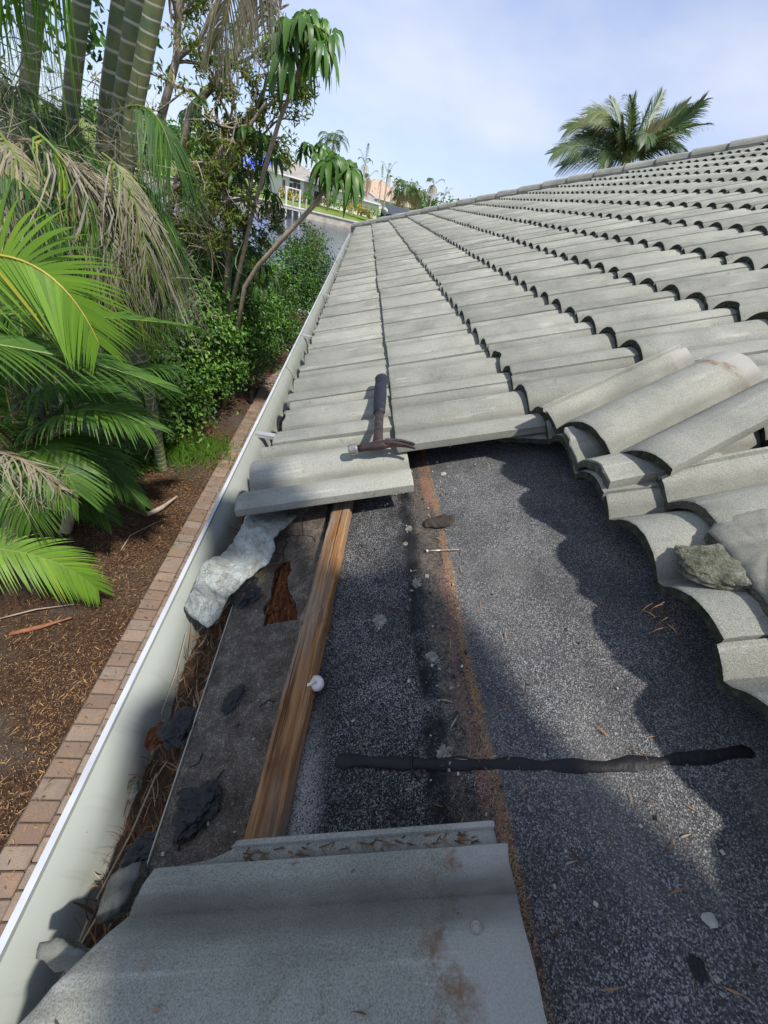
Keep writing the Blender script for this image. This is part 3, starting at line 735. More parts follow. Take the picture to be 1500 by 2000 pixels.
# ------------------------------------------------------------------ tar lumps, each its own
def tarlump(x, y, n_, r, sc, seed, label, name='tar_lump', mat=None, yaw=0, sub=4, amp=0.5):
    c = onroof(x, y, n_); return on_roof_obj(name, rock(r, sc, seed, mat or tar_m, sub, amp, name, freq=1.9), T(c) @ RZ(yaw), label, name.replace('_', ' '))
tarlump(472, 1152, 0.012, 0.030, (1.1, 1.4, 0.35), 1, 'flat black tar lump tucked beside the pale mortar chunk', yaw=30)
tarlump(455, 1366, 0.004, 0.016, (0.8, 1.35, 0.25), 2, 'black tar blot on the brown felt strip level with the snail shell', yaw=-25)
tarlump(352, 1424, -0.005, 0.030, (1.1, 0.9, 0.5), 3, 'big black tar lump at the gutter edge left of the tar blot', yaw=20)
tarlump(306, 1436, -0.03, 0.018, (0.9, 1.1, 0.5), 4, 'brown-black flake leaning on the gutter wall by the big tar lump', mat=ROT_M)
tarlump(262, 1538, -0.05, 0.013, (0.8, 1.0, 0.5), 5, 'dark chip stuck alone on the gutter wall', mat=MOSS_M)
tarlump(388, 1572, 0.012, 0.026, (1.2, 0.9, 0.5), 6, 'bluish-black tar lump on the felt nearest the near tile', yaw=10)
tarlump(372, 1612, 0.010, 0.018, (1.2, 0.8, 0.5), 8, 'smaller tar lump just below the bluish-black one', yaw=40)
tarlump(284, 1664, -0.012, 0.024, (1.3, 0.8, 0.5), 9, 'tar lump half sunk in the gutter leaves by the near tile', yaw=15)
tarlump(1363, 1892, 0.003, 0.0062, (1, 1.3, 0.4), 10, 'black tar crumb on the felt at the lower right')
peb_m = plain('pale_pebble', (0.38, 0.37, 0.33), 0.9, 0.25, 60, 0.6)
tarlump(1387, 1797, 0.003, 0.0055, (1.2, 1, 0.35), 11, 'pale stone chip on the felt at the lower right', 'stone_chip', peb_m, sub=2)
tarlump(866, 925, 0.003, 0.007, (1.1, 1, 0.35), 12, 'pale stone chip beside the paint line below the hammer', 'stone_chip', peb_m, sub=2)
fragment('tile_fragment', [(868, 860), (874, 854), (888, 858), (896, 862), (884, 866), (878, 870)], [0.012] * 6, 0.004, 'tiny jagged white chip on the felt right of the hammer claw', 'tile fragment', (peb_m, peb_m), 3, 0.001)

# bark flake and screw
bark_m = plain('bark_flake', (0.045, 0.036, 0.028), 0.95, 0.5, 60, 1.0)
st = [((832, 1020, .006), (832, 1030, .004)), ((838, 1012, .010), (846, 1030, .006)), ((858, 1006, .012), (866, 1028, .008)), ((878, 1006, .010), (884, 1022, .008)), ((890, 1012, .006), (891, 1016, .005))]
on_roof_obj('bark_flake', ribbon_slab('bark_flake', [(onroof(*a), onroof(*b_)) for a, b_ in st], bark_m, 0.004, 11, 2.0, 50, 0.0055), Matrix.Identity(4), 'dark curled bark flake lying across the sprayed paint line', 'bark flake')
screw_m = plain('screw_steel', (0.50, 0.44, 0.34), 0.4, 0.2, 120, 0.2, metal=0.5)
pa_, pb_ = onroof(834, 1076, 0.004), onroof(897, 1073, 0.004); scr = empty('screw'); tag(scr, 'long pale screw lying across the sprayed paint line', 'screw'); scr.matrix_world = RM @ T(pa_)
d = pb_ - pa_; b = MB(); b.tube([d * 0.02, d * 0.45], 0.0019, 8); b.build('shank', screw_m, scr, True)
b = MB(); hx = []; nst = 90
for i in range(nst):
    t = i / (nst - 1); a = t * 2 * math.pi * 12; s = d * (0.42 + 0.55 * t); o_ = d.orthogonal().normalized(); p2 = d.normalized().cross(o_); rr = 0.0021 * (1 if t < 0.85 else (1 - t) / 0.15 + 0.05)
    hx.append(s + (o_ * math.cos(a) + p2 * math.sin(a)) * rr)
b.tube(hx, 0.0006, 5); b.tube([d * 0.42, d * 0.94, d], [0.0017, 0.0015, 0.0002], 8); b.build('thread', screw_m, scr, True)
b = MB(); b.tube([d * -0.02, d * 0.005, d * 0.05], [0.0042, 0.0042, 0.0018], 12); b.build('screw_head', screw_m, scr, True)

# snail shell
shell_m = plain('snail_shell', (0.66, 0.61, 0.55), 0.45, 0.16, 120, 0.25, bscale=300)
b = MB(); pts = []; rad = []; turns = 3.2; nst = 110
for i in range(nst):
    t = i / (nst - 1); a = t * turns * 2 * math.pi; gr = 0.12 ** (1 - t); rr = 0.0080 * gr
    pts.append(Vector((rr * math.cos(a), rr * math.sin(a), 0.004 * (1 - gr) + 0.006))); rad.append(0.0100 * gr)
b.tube(pts, rad, 14); o = bpy.data.objects.new('snail_shell', b.mesh('snail_shell', shell_m, True)); link(o)
o.matrix_world = RM @ T(onroof(617, 1343, 0.008)) @ RZ(150) @ RX(18) @ RY(-10) @ Matrix.Scale(1.15, 4); tag(o, 'white snail shell resting against the wooden batten', 'snail shell')

# ------------------------------------------------------------------ black sealant strip over the membrane with a short cross piece
b = MB(); p0, p1, p2, p3 = onroof(655, 1487, 0), onroof(905, 1492, 0), onroof(1180, 1497, 0), onroof(1470, 1470, 0); K = [p0, p1, p2, p3]; nst = 90
for i in range(nst):
    t = i / (nst - 1) * 3; k = min(int(t), 2); c = K[k].lerp(K[k + 1], t - k); wdt = (0.0078 + 0.0022 * mnoise.noise((i * 0.33, 0, 0)) + 0.0015 * math.sin(i * 0.5)) * (0.5 if i in (0, nst - 1) else 1)
    jo = 0.003 * mnoise.noise((i * 0.11, 5, 0))
    for (s, z) in ((-1, 0.0003), (-0.75, 0.0022), (0, 0.0032), (0.75, 0.0022), (1, 0.0003)): b.v.append((c.x, c.y + jo + s * wdt, z + 0.0007 * mnoise.noise((i * 0.6, s * 2, 1)))); b.a.append(0)
for i in range(nst - 1):
    for j in range(4): b.f.append((i * 5 + j, (i + 1) * 5 + j, (i + 1) * 5 + j + 1, i * 5 + j + 1)); b.m.append(0)
seal_m = plain('black_sealant', (0.008, 0.008, 0.009), 0.6, 0.4, 40, 0.7, bscale=160)
rchild(b.build('sealant_strip', seal_m, None, True))
b = MB(); K = [onroof(807, 1462, 0.002), onroof(803, 1490, 0.004), onroof(806, 1512, 0.003), onroof(818, 1520, 0.002), onroof(812, 1526, 0.002)]
pts = [K[i].lerp(K[i + 1], t / 5) for i in range(4) for t in range(5)]; b.tube(pts, [0.0016 + 0.0006 * mnoise.noise((i * 0.8, 0, 0)) for i in range(len(pts))], 6); rchild(b.build('sealant_drip', seal_m, None, True))

# ------------------------------------------------------------------ hammer
steel_m = plain('hammer_steel', (0.075, 0.052, 0.048), 0.4, 0.45, 70, 0.35, metal=0.55)
face_m = plain('hammer_face_steel', (0.42, 0.39, 0.36), 0.33, 0.3, 90, 0.2, metal=0.8)
g = G('hammer_grip'); v = g.obj(); c = g.ramp(g.noise(v, 40, 4), [(0.3, (0.006, 0.007, 0.013)), (0.7, (0.020, 0.023, 0.038))])
g.pbsdf(c, 0.55, g.bump(g.voro(g.map(v, (1, 1, 1)), 150.0, 'Distance'), 0.8, 0.0025), spec=0.4); grip_m = g.mat
ham = empty('hammer'); tag(ham, 'worn claw hammer with navy rubber grip lying on the eave tiles', 'hammer')
H0 = onroof(737, 868, 0.118); H1 = onroof(744, 733, 0.130)
ham.matrix_world = RM @ T((H0.x, H0.y, 0.0))
ax = Vector((H1.x - H0.x, H1.y - H0.y, 0.0)); ln = ax.length; ax.normalize(); sd_ = Vector((ax.y, -ax.x, 0))   # sd_ points up the slope
def hp(a, s, z): return tuple(ax * a + sd_ * s + Vector((0, 0, z)))
zh = 0.117
b = MB(); n = 16
def ring(c, rx_, rz_, tw=0): return [Vector(c) + ax * (rx_ * math.cos(2 * math.pi * k / n)) + Vector((0, 0, rz_ * math.sin(2 * math.pi * k / n))) for k in range(n)]
def loft(mb, rings, mat=0):
    vs = [p for r_ in rings for p in r_]; m_ = len(rings[0]); fs = [(i * m_ + j, i * m_ + (j + 1) % m_, (i + 1) * m_ + (j + 1) % m_, (i + 1) * m_ + j) for i in range(len(rings) - 1) for j in range(m_)]
    fs += [tuple(range(m_ - 1, -1, -1)), tuple((len(rings) - 1) * m_ + j for j in range(m_))]; mb.add(vs, fs, mat)
loft(b, [ring(hp(-0.004, s, zh), r1, r2) for s, r1, r2 in ((-0.052, 0.010, 0.010), (-0.034, 0.0095, 0.0095), (-0.016, 0.013, 0.012), (0.0, 0.015, 0.0135), (0.018, 0.014, 0.012), (0.03, 0.012, 0.010))]); b.build('hammer_head', steel_m, ham, True)
b = MB(); loft(b, [ring(hp(-0.004, s, zh), r_, r_) for s, r_ in ((-0.077, 0.0125), (-0.0755, 0.0142), (-0.056, 0.0142), (-0.052, 0.0105))]); o = b.build('striking_face', face_m, ham, True); o.data.set_sharp_from_angle(angle=R(40))
b = MB()
for off in (-1, 1):
    rg = []
    for i in range(12):
        t = i / 11; s = 0.022 + 0.075 * t; a = -0.004 - 0.010 * t * t + off * (0.0045 + 0.006 * t) ; z = zh + 0.002 - 0.016 * t * t; w_ = 0.0065 * (1 - 0.55 * t); h_ = 0.0085 * (1 - 0.78 * t)
        rg.append([Vector(hp(a + dx * w_, s, z + dz * h_)) for dx, dz in ((-1, -1), (1, -1), (1, 1), (-1, 1))])
    loft(b, rg)
b.build('claw', steel_m, ham)
def hz(a): return zh - 0.001 + 0.010 * max(0, a - 0.02) / ln
b = MB(); rg = []
for i in range(10):
    t = i / 9; a = 0.006 + (ln * 0.42) * t; w_ = 0.0150 - 0.002 * math.sin(t * 3.1); h_ = 0.0085
    rg.append([Vector(hp(a, w_ * math.cos(2 * math.pi * k / n), hz(a) + h_ * math.sin(2 * math.pi * k / n))) for k in range(n)])
loft(b, rg); b.build('handle', steel_m, ham, True)
b = MB(); rg = []
for i in range(22):
    t = i / 21; a = ln * 0.40 + ln * 0.60 * t; w_ = 0.0180 + 0.0030 * math.sin(t * 3.0) + (0.005 * max(0, (t - 0.82) / 0.18) ** 1.5); h_ = 0.0115 + 0.002 * math.sin(t * 3) + 0.003 * max(0, (t - 0.82) / 0.18)
    if t > 0.985: w_ *= 0.8; h_ *= 0.75
    rg.append([Vector(hp(a, w_ * math.cos(2 * math.pi * k / n), hz(a) + h_ * math.sin(2 * math.pi * k / n))) for k in range(n)])
loft(b, rg); b.build('grip', grip_m, ham, True)

# ------------------------------------------------------------------ litter on the roof and in the gutter
g = G('dry_litter'); va = g.attr()
c = g.ramp(va, [(0.0, (0.05, 0.032, 0.02)), (0.35, (0.15, 0.085, 0.045)), (0.6, (0.30, 0.20, 0.115)), (0.85, (0.34, 0.29, 0.22)), (1.0, (0.34, 0.13, 0.04))])
g.pbsdf(c, 0.85, None, spec=0.2); LITTER_M = g.mat
def strip(b, p, d, length, wid, bend, up=Vector((0, 0, 1)), a=0.0, n=5, twist=0.0):
    d = d.normalized(); s = d.cross(up)
    if s.length < 1e-4: s = d.orthogonal()
    s.normalize(); u = s.cross(d); vs = []
    for i in range(n + 1):
        t = i / n; c = p + d * (length * t) + s * (bend[0] * length * t * t) + u * (bend[1] * length * math.sin(t * 3.1416)); w_ = wid * (0.25 + 0.75 * math.sin(min(1, t * 1.15 + 0.12) * 3.05)) / 2
        ss = s * math.cos(twist * t) + u * math.sin(twist * t); vs += [c - ss * w_, c + ss * w_]
    b.add(vs, [(2 * i, 2 * i + 1, 2 * i + 3, 2 * i + 2) for i in range(n)], 0, a)
b = MB()
for k in range(210):          # needles and leaf bits on the felt
    x, y = rnd.uniform(560, 1500), rnd.uniform(880, 2000)
    if rnd.random() < 0.45: x = rnd.gauss(855 + (y - 1000) * 0.11, 34)
    p = onroof(x, y, 0.0015)
    if p.x > 0.72 or p.x < 0.2: continue
    a = rnd.uniform(0, 6.28); strip(b, p + Vector((0, 0, 0.001)), Vector((math.cos(a), math.sin(a), 0)), rnd.uniform(0.006, 0.024), rnd.uniform(0.0008, 0.0022), (rnd.uniform(-0.3, 0.3), rnd.uniform(0, 0.1)), a=rnd.random())
for k in range(26):           # on the near tile
    e, u = rnd.uniform(0.02, 0.30), rnd.uniform(0.0, 0.44); p = Vector((u, e - 0.244, 0.030 + roll(e) + TH + 0.0015 - 0.0095 * u / 0.44)); a = rnd.uniform(0, 6.28)
    strip(b, p, Vector((math.cos(a), math.sin(a), 0)), rnd.uniform(0.006, 0.03), rnd.uniform(0.0008, 0.002), (rnd.uniform(-0.3, 0.3), 0.05), a=rnd.random())
for k in range(60):
    e = rnd.uniform(0.306, 0.316); u = rnd.uniform(0.15, 0.42); p = Vector((u, e - 0.244, 0.030 + top_loose(e, u) + 0.001 - 0.0095 * u / 0.44)); a = rnd.gauss(0, 0.5)
    strip(b, p, Vector((math.cos(a), math.sin(a), 0)), rnd.uniform(0.006, 0.02), rnd.uniform(0.001, 0.002), (rnd.uniform(-0.2, 0.2), 0.05), a=rnd.random() * 0.5)
for k in range(60):           # wisps under the lifted tiles on the right
    x, y = rnd.choice([(1080, 870), (1140, 900), (1215, 930), (1300, 1200), (1310, 1210), (1420, 1040), (1290, 1190), (1060, 830)]); p = onroof(x + rnd.gauss(0, 14), y + rnd.gauss(0, 10), rnd.uniform(0.02, 0.09)); a = rnd.uniform(0, 6.28)
    strip(b, p, Vector((math.cos(a), math.sin(a), rnd.gauss(0, 0.3))), rnd.uniform(0.01, 0.035), rnd.uniform(0.0006, 0.0014), (rnd.uniform(-0.4, 0.4), 0.1), a=rnd.choice([0.4, 0.98, 0.5]))
for k in range(150):           # caught in the valleys of the courses further off
    kk = rnd.choice((0, 1, 2, 3, 4, 5, 6, 7)); e = rnd.uniform(0.9, 5.5); e = -0.034 + PW * (round((e + 0.034) / PW) + 0.5) + rnd.gauss(0, 0.012); u = kk * EX + (rnd.uniform(0.01, 0.36) if rnd.random() < 0.5 else EX - abs(rnd.gauss(0, 0.02)))
    if kk == 1 and e < 1.0: continue
    a = rnd.gauss(0, 0.9); strip(b, Vector((u, e, 0.066)), Vector((math.cos(a), math.sin(a), 0.05)), rnd.uniform(0.01, 0.05), rnd.uniform(0.001, 0.005), (rnd.uniform(-0.4, 0.4), 0.08), a=rnd.random())
o = b.build('roof_litter', LITTER_M); o.matrix_world = RM; tag(o, 'dry needles and leaf bits scattered over the felt and tiles', 'litter', kind='stuff')
# small grit and crumbs
b = MB()
for k in range(300):
    x, y = rnd.uniform(300, 1480), rnd.uniform(900, 2000)
    if rnd.random() < 0.5: x = rnd.gauss(825 + (y - 1000) * 0.10, 30)
    p = onroof(x, y, 0.001)
    if p.x > 0.74 or p.x < -0.015: continue
    r_ = rnd.uniform(0.0008, 0.0026) * (1.6 if rnd.random() < 0.08 else 1); rot = Matrix.Rotation(rnd.uniform(0, 3), 3, 'Z') @ Matrix.Rotation(rnd.uniform(0, 3), 3, 'X')
    b.box((p.x, p.y, 0.001 + r_ * 0.5), (r_ * 2, r_ * 1.6, r_ * 1.1), rot, 0, rnd.random())
g = G('grit'); va = g.attr(); c = g.ramp(va, [(0.0, (0.02, 0.02, 0.02)), (0.4, (0.10, 0.09, 0.075)), (0.8, (0.36, 0.35, 0.30)), (1.0, (0.5, 0.48, 0.42))]); g.pbsdf(c, 0.9, None); 
o = b.build('roof_grit', g.mat); o.matrix_world = RM; tag(o, 'grit and crumbs scattered over the exposed felt', 'grit', kind='stuff')
dab_m = plain('mortar_crust', (0.22, 0.21, 0.18), 0.95, 0.5, 90, 0.8)
# mortar dabs on the seam: thin pale crusts
for i, (x, y, r_) in enumerate(((800, 1033, 0.008), (816, 1138, 0.009), (742, 1212, 0.010), (843, 1283, 0.007), (870, 1475, 0.009), (792, 1062, 0.004), (880, 1340, 0.004))):
    c = onroof(x, y, 0.0); rchild(link(bpy.data.objects.new('mortar_dab', rock(r_, (1, 1.15, 0.16), 20 + i * 3.7, dab_m, 4, 0.95, 'mortar_dab', freq=4.4))), T(c))

# leaf mulch in the gutter
b = MB(); ny, nx = 150, 14
for i in range(ny):
    y = -0.9 + 2.6 * i / (ny - 1)
    for j in range(nx):
        t = j / (nx - 1); x = -0.128 + 0.102 * t; zb = -0.148 + 0.030 * t + 0.020 * mnoise.noise((x * 40, y * 9, 1)) + 0.010 * mnoise.noise((x * 110, y * 40, 1)) - 0.045 * max(0, 0.35 - t) 
        b.v.append((x, y, zb)); b.a.append(0.0 + 0.35 * abs(mnoise.noise((x * 130, y * 90, 2))))
b.f = [(i * nx + j, i * nx + j + 1, (i + 1) * nx + j + 1, (i + 1) * nx + j) for i in range(ny - 1) for j in range(nx - 1)]; b.m = [0] * len(b.f)
for k in range(2800):
    t = rnd.random() ** 0.7; x = -0.112 + 0.09 * t; y = rnd.uniform(-0.5, 1.2); z = -0.138 + 0.030 * t + 0.020 * mnoise.noise((x * 40, y * 9, 1)) + rnd.uniform(-0.004, 0.016)
    a = rnd.gauss(1.45, 0.7); strip(b, Vector((x, y, z)), Vector((math.cos(a), math.sin(a), rnd.gauss(0, 0.35))), rnd.uniform(0.010, 0.055), rnd.uniform(0.0005, 0.0018) * (3.6 if rnd.random() < 0.06 else 1), (rnd.uniform(-0.9, 0.9), rnd.uniform(-0.2, 0.3)), a=rnd.choice([0.05, 0.1, 0.18, 0.25, 0.3, 0.4, 0.5, 0.75, 0.97]), twist=rnd.uniform(-1.5, 1.5), n=6)
for k in range(12):
    x = rnd.uniform(-0.11, -0.04); y = rnd.uniform(-0.2, 0.55); a = rnd.gauss(1.2, 0.5); p = Vector((x, y, -0.11)); q = p + Vector((math.cos(a) * 0.06, math.sin(a) * 0.16, rnd.uniform(0.0, 0.05))); b.tube([p, p.lerp(q, 0.5) + Vector((0.006, 0, 0.006)), q], 0.0014, 5, 0, rnd.uniform(0.5, 0.85))
tag(b.build('gutter_litter', LITTER_M), 'brown leaf mulch and twigs lying in the gutter', 'leaf litter', kind='stuff')
# ------------------------------------------------------------------ ground, path, canal
g = G('mulch_ground'); v = g.pos(); x = g.xyz(v)
n1 = g.noise(v, 1.4, 5, 0.6); n2 = g.noise(v, 38.0, 5, 0.7); n3 = g.noise(v, 130.0, 3, 0.7)
c = g.ramp(n2, [(0.3, (0.018, 0.012, 0.009)), (0.5, (0.068, 0.038, 0.023)), (0.7, (0.17, 0.088, 0.046))])
c = g.mix(g.ramp(n1, [(0.48, 0.0), (0.66, 0.7)]), c, g.ramp(n3, [(0.35, (0.05, 0.042, 0.036)), (0.65, (0.17, 0.15, 0.125))]))
c = g.mix(g.ramp(n3, [(0.6, 0.0), (0.74, 0.75)]), c, (0.30, 0.185, 0.08))
g.pbsdf(c, 0.95, g.bump(g.math('ADD', n2, g.math('MULTIPLY', n3, 0.5)), 1.0, 0.03), spec=0.15)
GROUND_M = g.mat
b = MB(); nx, ny = 60, 60
X0, X1, Y0, Y1 = -7.0, 0.5, -3.0, 14.0
for i in range(nx):
    for j in range(ny):
        xx = X0 + (X1 - X0) * i / (nx - 1); yy = Y0 + (Y1 - Y0) * j / (ny - 1); e_ = min(i, j, nx - 1 - i, ny - 1 - j) > 0
        zz = GZ + (0.035 * mnoise.noise((xx * 1.3, yy * 1.3, 0)) + 0.012 * mnoise.noise((xx * 5, yy * 5, 2)) if e_ and xx < -1.62 else 0.0)
        b.v.append((xx, yy, zz)); b.a.append(0)
b.f = [(i * ny + j, (i + 1) * ny + j, (i + 1) * ny + j + 1, i * ny + j + 1) for i in range(nx - 1) for j in range(ny - 1)]; b.m = [0] * len(b.f)
for (xa, xb, ya, yb) in ((-400, X0, -200, 14.0), (X1, 400, -200, 14.0), (X0, X1, -200, Y0)): b.add([(xa, ya, GZ), (xb, ya, GZ), (xb, yb, GZ), (xa, yb, GZ)], [(0, 1, 2, 3)])
tag(b.build('ground', GROUND_M, None, True), kind='structure')

g = G('canal_water'); v = g.pos()
h = g.math('ADD', g.noise(g.map(v, (1.3, 2.0, 1.0)), 1.0, 4, 0.6), g.math('MULTIPLY', g.noise(g.map(v, (0.25, 0.4, 1)), 1.0, 3), 1.6))
nd = g.pbsdf((0.035, 0.045, 0.08), 0.08, g.bump(h, 0.35, 0.10), spec=0.5); WATER_M = g.mat
WZ = -4.1
b = MB(); b.add([(-400, 13.4, WZ), (400, 13.4, WZ), (400, 260, WZ), (-400, 120, WZ)], [(0, 1, 2, 3)]); tag(b.build('water', WATER_M), kind='structure')
conc_m = plain('seawall_concrete', (0.42, 0.40, 0.35), 0.9, 0.2, 2, 0.4, bscale=30)
b = MB(); b.box((0, 13.9, (GZ + WZ) / 2 - 0.2), (800, 0.3, GZ - WZ + 0.6)); tag(b.build('seawall', conc_m), 'grey concrete seawall on the garden side of the canal', 'seawall')

# pavers, each a stone of its own
path = tag(empty('paver_path', (-1.4, 4.0, GZ)), kind='structure')
g = G('clay_paver'); v = g.obj(); rn = g.objrand()
off = g.n('CombineXYZ', X=g.math('MULTIPLY', rn, 37.0), Y=g.math('MULTIPLY', rn, 91.0), Z=rn).outputs[0]
vv = g.n('VectorMath', {'operation': 'ADD'}, i0=v, i1=off).outputs[0]
c = g.ramp(rn, [(0.0, (0.17, 0.115, 0.085)), (0.35, (0.24, 0.165, 0.12)), (0.7, (0.22, 0.18, 0.145)), (1.0, (0.29, 0.205, 0.15))])
c = g.mix(g.ramp(g.noise(vv, 9.0, 4, 0.65), [(0.4, 0.0), (0.7, 0.6)]), c, (0.14, 0.115, 0.095))
c = g.mix(1.0, c, g.ramp(g.noise(vv, 150, 3), [(0.3, 0.8), (0.7, 1.18)]), 'MULTIPLY')
g.pbsdf(c, 0.9, g.bump(g.noise(vv, 120, 4), 0.6, 0.002), spec=0.2); PAV_M = g.mat
def paver_mesh(lx, ly):
    bm = bmesh.new(); bmesh.ops.create_cube(bm, size=1.0)
    for q in bm.verts: q.co = Vector((q.co.x * lx, q.co.y * ly, q.co.z * 0.05))
    bmesh.ops.bevel(bm, geom=[e for e in bm.edges if all(v_.co.z > 0 for v_ in e.verts)] + [e for e in bm.edges if abs(e.verts[0].co.z - e.verts[1].co.z) > 0.01], offset=0.008, segments=1, affect='EDGES', profile=0.5)
    me = bpy.data.meshes.new('paver'); bm.to_mesh(me); bm.free(); me.materials.append(PAV_M); return me
PAV_ME = [paver_mesh(0.180, 0.110), paver_mesh(0.180, 0.118), paver_mesh(0.180, 0.102)]
b = MB(); b.add([(-1.498, -1.0, 0.004 + GZ), (0.44, -1.0, 0.004 + GZ), (0.44, 9.3, 0.004 + GZ), (-1.20, 9.3, 0.004 + GZ), (-1.498, 8.0, GZ + 0.004)], [(0, 1, 2, 3, 4)])
o = b.build('joint_sand', plain('joint_sand', (0.10, 0.085, 0.065), 0.95, 0.3, 40, 0.5), path); o.location = (1.4, -4.0, -GZ)
PX0 = -1.492
def bend(y): return 0.0 if y < 7.4 else 0.20 * (y - 7.4) ** 2 * 0.55
count = 0
for row in range(3):
    y = -0.15 + 0.05 * row
    while y < 8.75 - row * 0.05:
        k = rnd.randrange(3); ly = (0.110, 0.118, 0.102)[k] + 0.006
        xx = PX0 + 0.093 + row * 0.187 + bend(y + ly / 2); sl = math.atan2(bend(y + ly) - bend(y), ly)
        o = bpy.data.objects.new('paver', PAV_ME[k]); link(o, path); o.location = (xx + 1.4 + rnd.gauss(0, 0.002), y + ly / 2 - 4.0, 0.0 + rnd.gauss(0, 0.003)); o.rotation_euler = (rnd.gauss(0, 0.012), rnd.gauss(0, 0.012), -sl + rnd.gauss(0, 0.008)); count += 1
        y += ly
# litter on the soil: seeds, chips and dry leaves
b = MB()
for k in range(22000):
    y = rnd.uniform(0.1, 5.6); x0 = -1.50 - abs(rnd.gauss(0, 0.7)) if rnd.random() < 0.82 else rnd.uniform(-5, -1.7)
    if mnoise.noise((x0 * 1.7, y * 1.7, 4)) < rnd.uniform(-0.6, 0.2): continue
    p = Vector((x0, y, GZ + 0.006 + 0.035 * mnoise.noise((x0 * 1.3, y * 1.3, 0)) + 0.014)); a = rnd.uniform(0, 6.28)
    if rnd.random() < 0.68: strip(b, p, Vector((math.cos(a), math.sin(a), rnd.gauss(0, 0.2))), rnd.uniform(0.005, 0.013), rnd.uniform(0.004, 0.007), (0, 0.1), a=rnd.choice([0.3, 0.5, 0.62, 0.7, 0.75, 0.9]), n=2)
    else: strip(b, p, Vector((math.cos(a), math.sin(a), rnd.gauss(0, 0.15))), rnd.uniform(0.012, 0.06), rnd.uniform(0.003, 0.010), (rnd.uniform(-0.3, 0.3), 0.1), a=rnd.choice([0.05, 0.15, 0.25, 0.35, 0.5, 0.8]), n=3)
for k in range(520):
    y = rnd.uniform(0.2, 8.3); x0 = PX0 + abs(rnd.gauss(-0.02, 0.14)); a = rnd.uniform(0, 6.28)
    strip(b, Vector((x0, y, GZ + 0.029)), Vector((math.cos(a), math.sin(a), 0)), rnd.uniform(0.012, 0.05), rnd.uniform(0.004, 0.012), (0.2, 0.1), a=rnd.random(), n=2)
g = G('seed_litter'); va = g.attr()
c = g.ramp(va, [(0.0, (0.05, 0.03, 0.02)), (0.3, (0.13, 0.075, 0.042)), (0.55, (0.24, 0.15, 0.085)), (0.72, (0.34, 0.19, 0.075)), (1.0, (0.30, 0.20, 0.12))]); g.pbsdf(c, 0.85, None, spec=0.2)
tag(b.build('leaf_litter', g.mat), 'tan seeds and dry leaf chips strewn over the dark soil', 'leaf litter', kind='stuff')
# a fallen frond sheath and stalks on the soil
sheath_m = plain('dry_sheath', (0.34, 0.27, 0.21), 0.8, 0.3, 12, 0.4); red_m = plain('dry_stalk', (0.26, 0.105, 0.05), 0.8, 0.35, 14, 0.4)
def gpt(x, y, z=0.03):
    d = ray(x, y); t = (GZ + z - CAMP.z) / d.z; return CAMP + d * t
def stalk(pxs, r, mat, label, name='fallen_stalk', cat='palm stalk', flat=1.0):
    b = MB(); P_ = [gpt(x, y, z) for x, y, z in pxs]; pts = [P_[i].lerp(P_[i + 1], t / 4) for i in range(len(P_) - 1) for t in range(4)] + [P_[-1]]
    nn = len(pts); b.tube(pts, [r * (0.35 + 0.65 * math.sin(min(1.0, 0.2 + 1.1 * i / nn) * 3.0)) for i in range(nn)], 7); c = pts[0].copy()
    b.v = [tuple(Vector(q) - c) for q in b.v]; o = b.build(name, mat, None, True); o.location = c; return tag(o, label, cat)
stalk([(288, 1006, 0.03), (315, 992, 0.05), (346, 969, 0.09)], 0.030, sheath_m, 'pale boat-shaped palm sheath on the soil by the path')
stalk([(210, 970, 0.12), (250, 990, 0.06), (287, 1008, 0.03)], 0.012, red_m, 'reddish dry stalk touching the pale palm sheath')
stalk([(20, 1238, 0.04), (80, 1224, 0.04), (140, 1206, 0.05)], 0.020, red_m, 'reddish dry stalk on the soil below the lowest green frond')
stalk([(0, 1208, 0.05), (70, 1190, 0.06), (145, 1180, 0.05)], 0.007, sheath_m, 'thin straight pale stalk just above the reddish one')
stalk([(236, 1075, 0.02), (255, 1045, 0.03), (315, 1016, 0.03)], 0.006, sheath_m, 'thin curved pale stalk arching over the soil')

# ------------------------------------------------------------------ foliage materials
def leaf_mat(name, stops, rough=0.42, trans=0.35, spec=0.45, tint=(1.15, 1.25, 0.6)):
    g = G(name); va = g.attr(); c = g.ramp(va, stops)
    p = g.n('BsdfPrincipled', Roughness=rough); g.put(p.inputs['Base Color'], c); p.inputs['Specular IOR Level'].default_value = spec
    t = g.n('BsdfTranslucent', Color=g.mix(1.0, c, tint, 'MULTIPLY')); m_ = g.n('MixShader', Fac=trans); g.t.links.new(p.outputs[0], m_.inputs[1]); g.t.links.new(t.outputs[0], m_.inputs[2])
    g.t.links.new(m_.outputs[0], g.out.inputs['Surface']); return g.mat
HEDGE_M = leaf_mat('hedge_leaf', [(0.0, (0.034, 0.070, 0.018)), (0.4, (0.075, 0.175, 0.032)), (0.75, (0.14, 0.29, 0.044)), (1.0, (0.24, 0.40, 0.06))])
FERN_M = leaf_mat('feathery_leaf', [(0.0, (0.08, 0.11, 0.03)), (0.5, (0.17, 0.24, 0.05)), (0.85, (0.28, 0.35, 0.07)), (1.0, (0.32, 0.13, 0.04))], 0.6, 0.5)
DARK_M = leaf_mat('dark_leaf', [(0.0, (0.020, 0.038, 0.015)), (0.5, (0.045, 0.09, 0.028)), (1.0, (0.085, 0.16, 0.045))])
SCHEF_M = leaf_mat('umbrella_leaf', [(0.0, (0.024, 0.058, 0.014)), (0.5, (0.065, 0.15, 0.025)), (0.85, (0.13, 0.26, 0.04)), (1.0, (0.22, 0.36, 0.06))], 0.42, 0.30, 0.4)
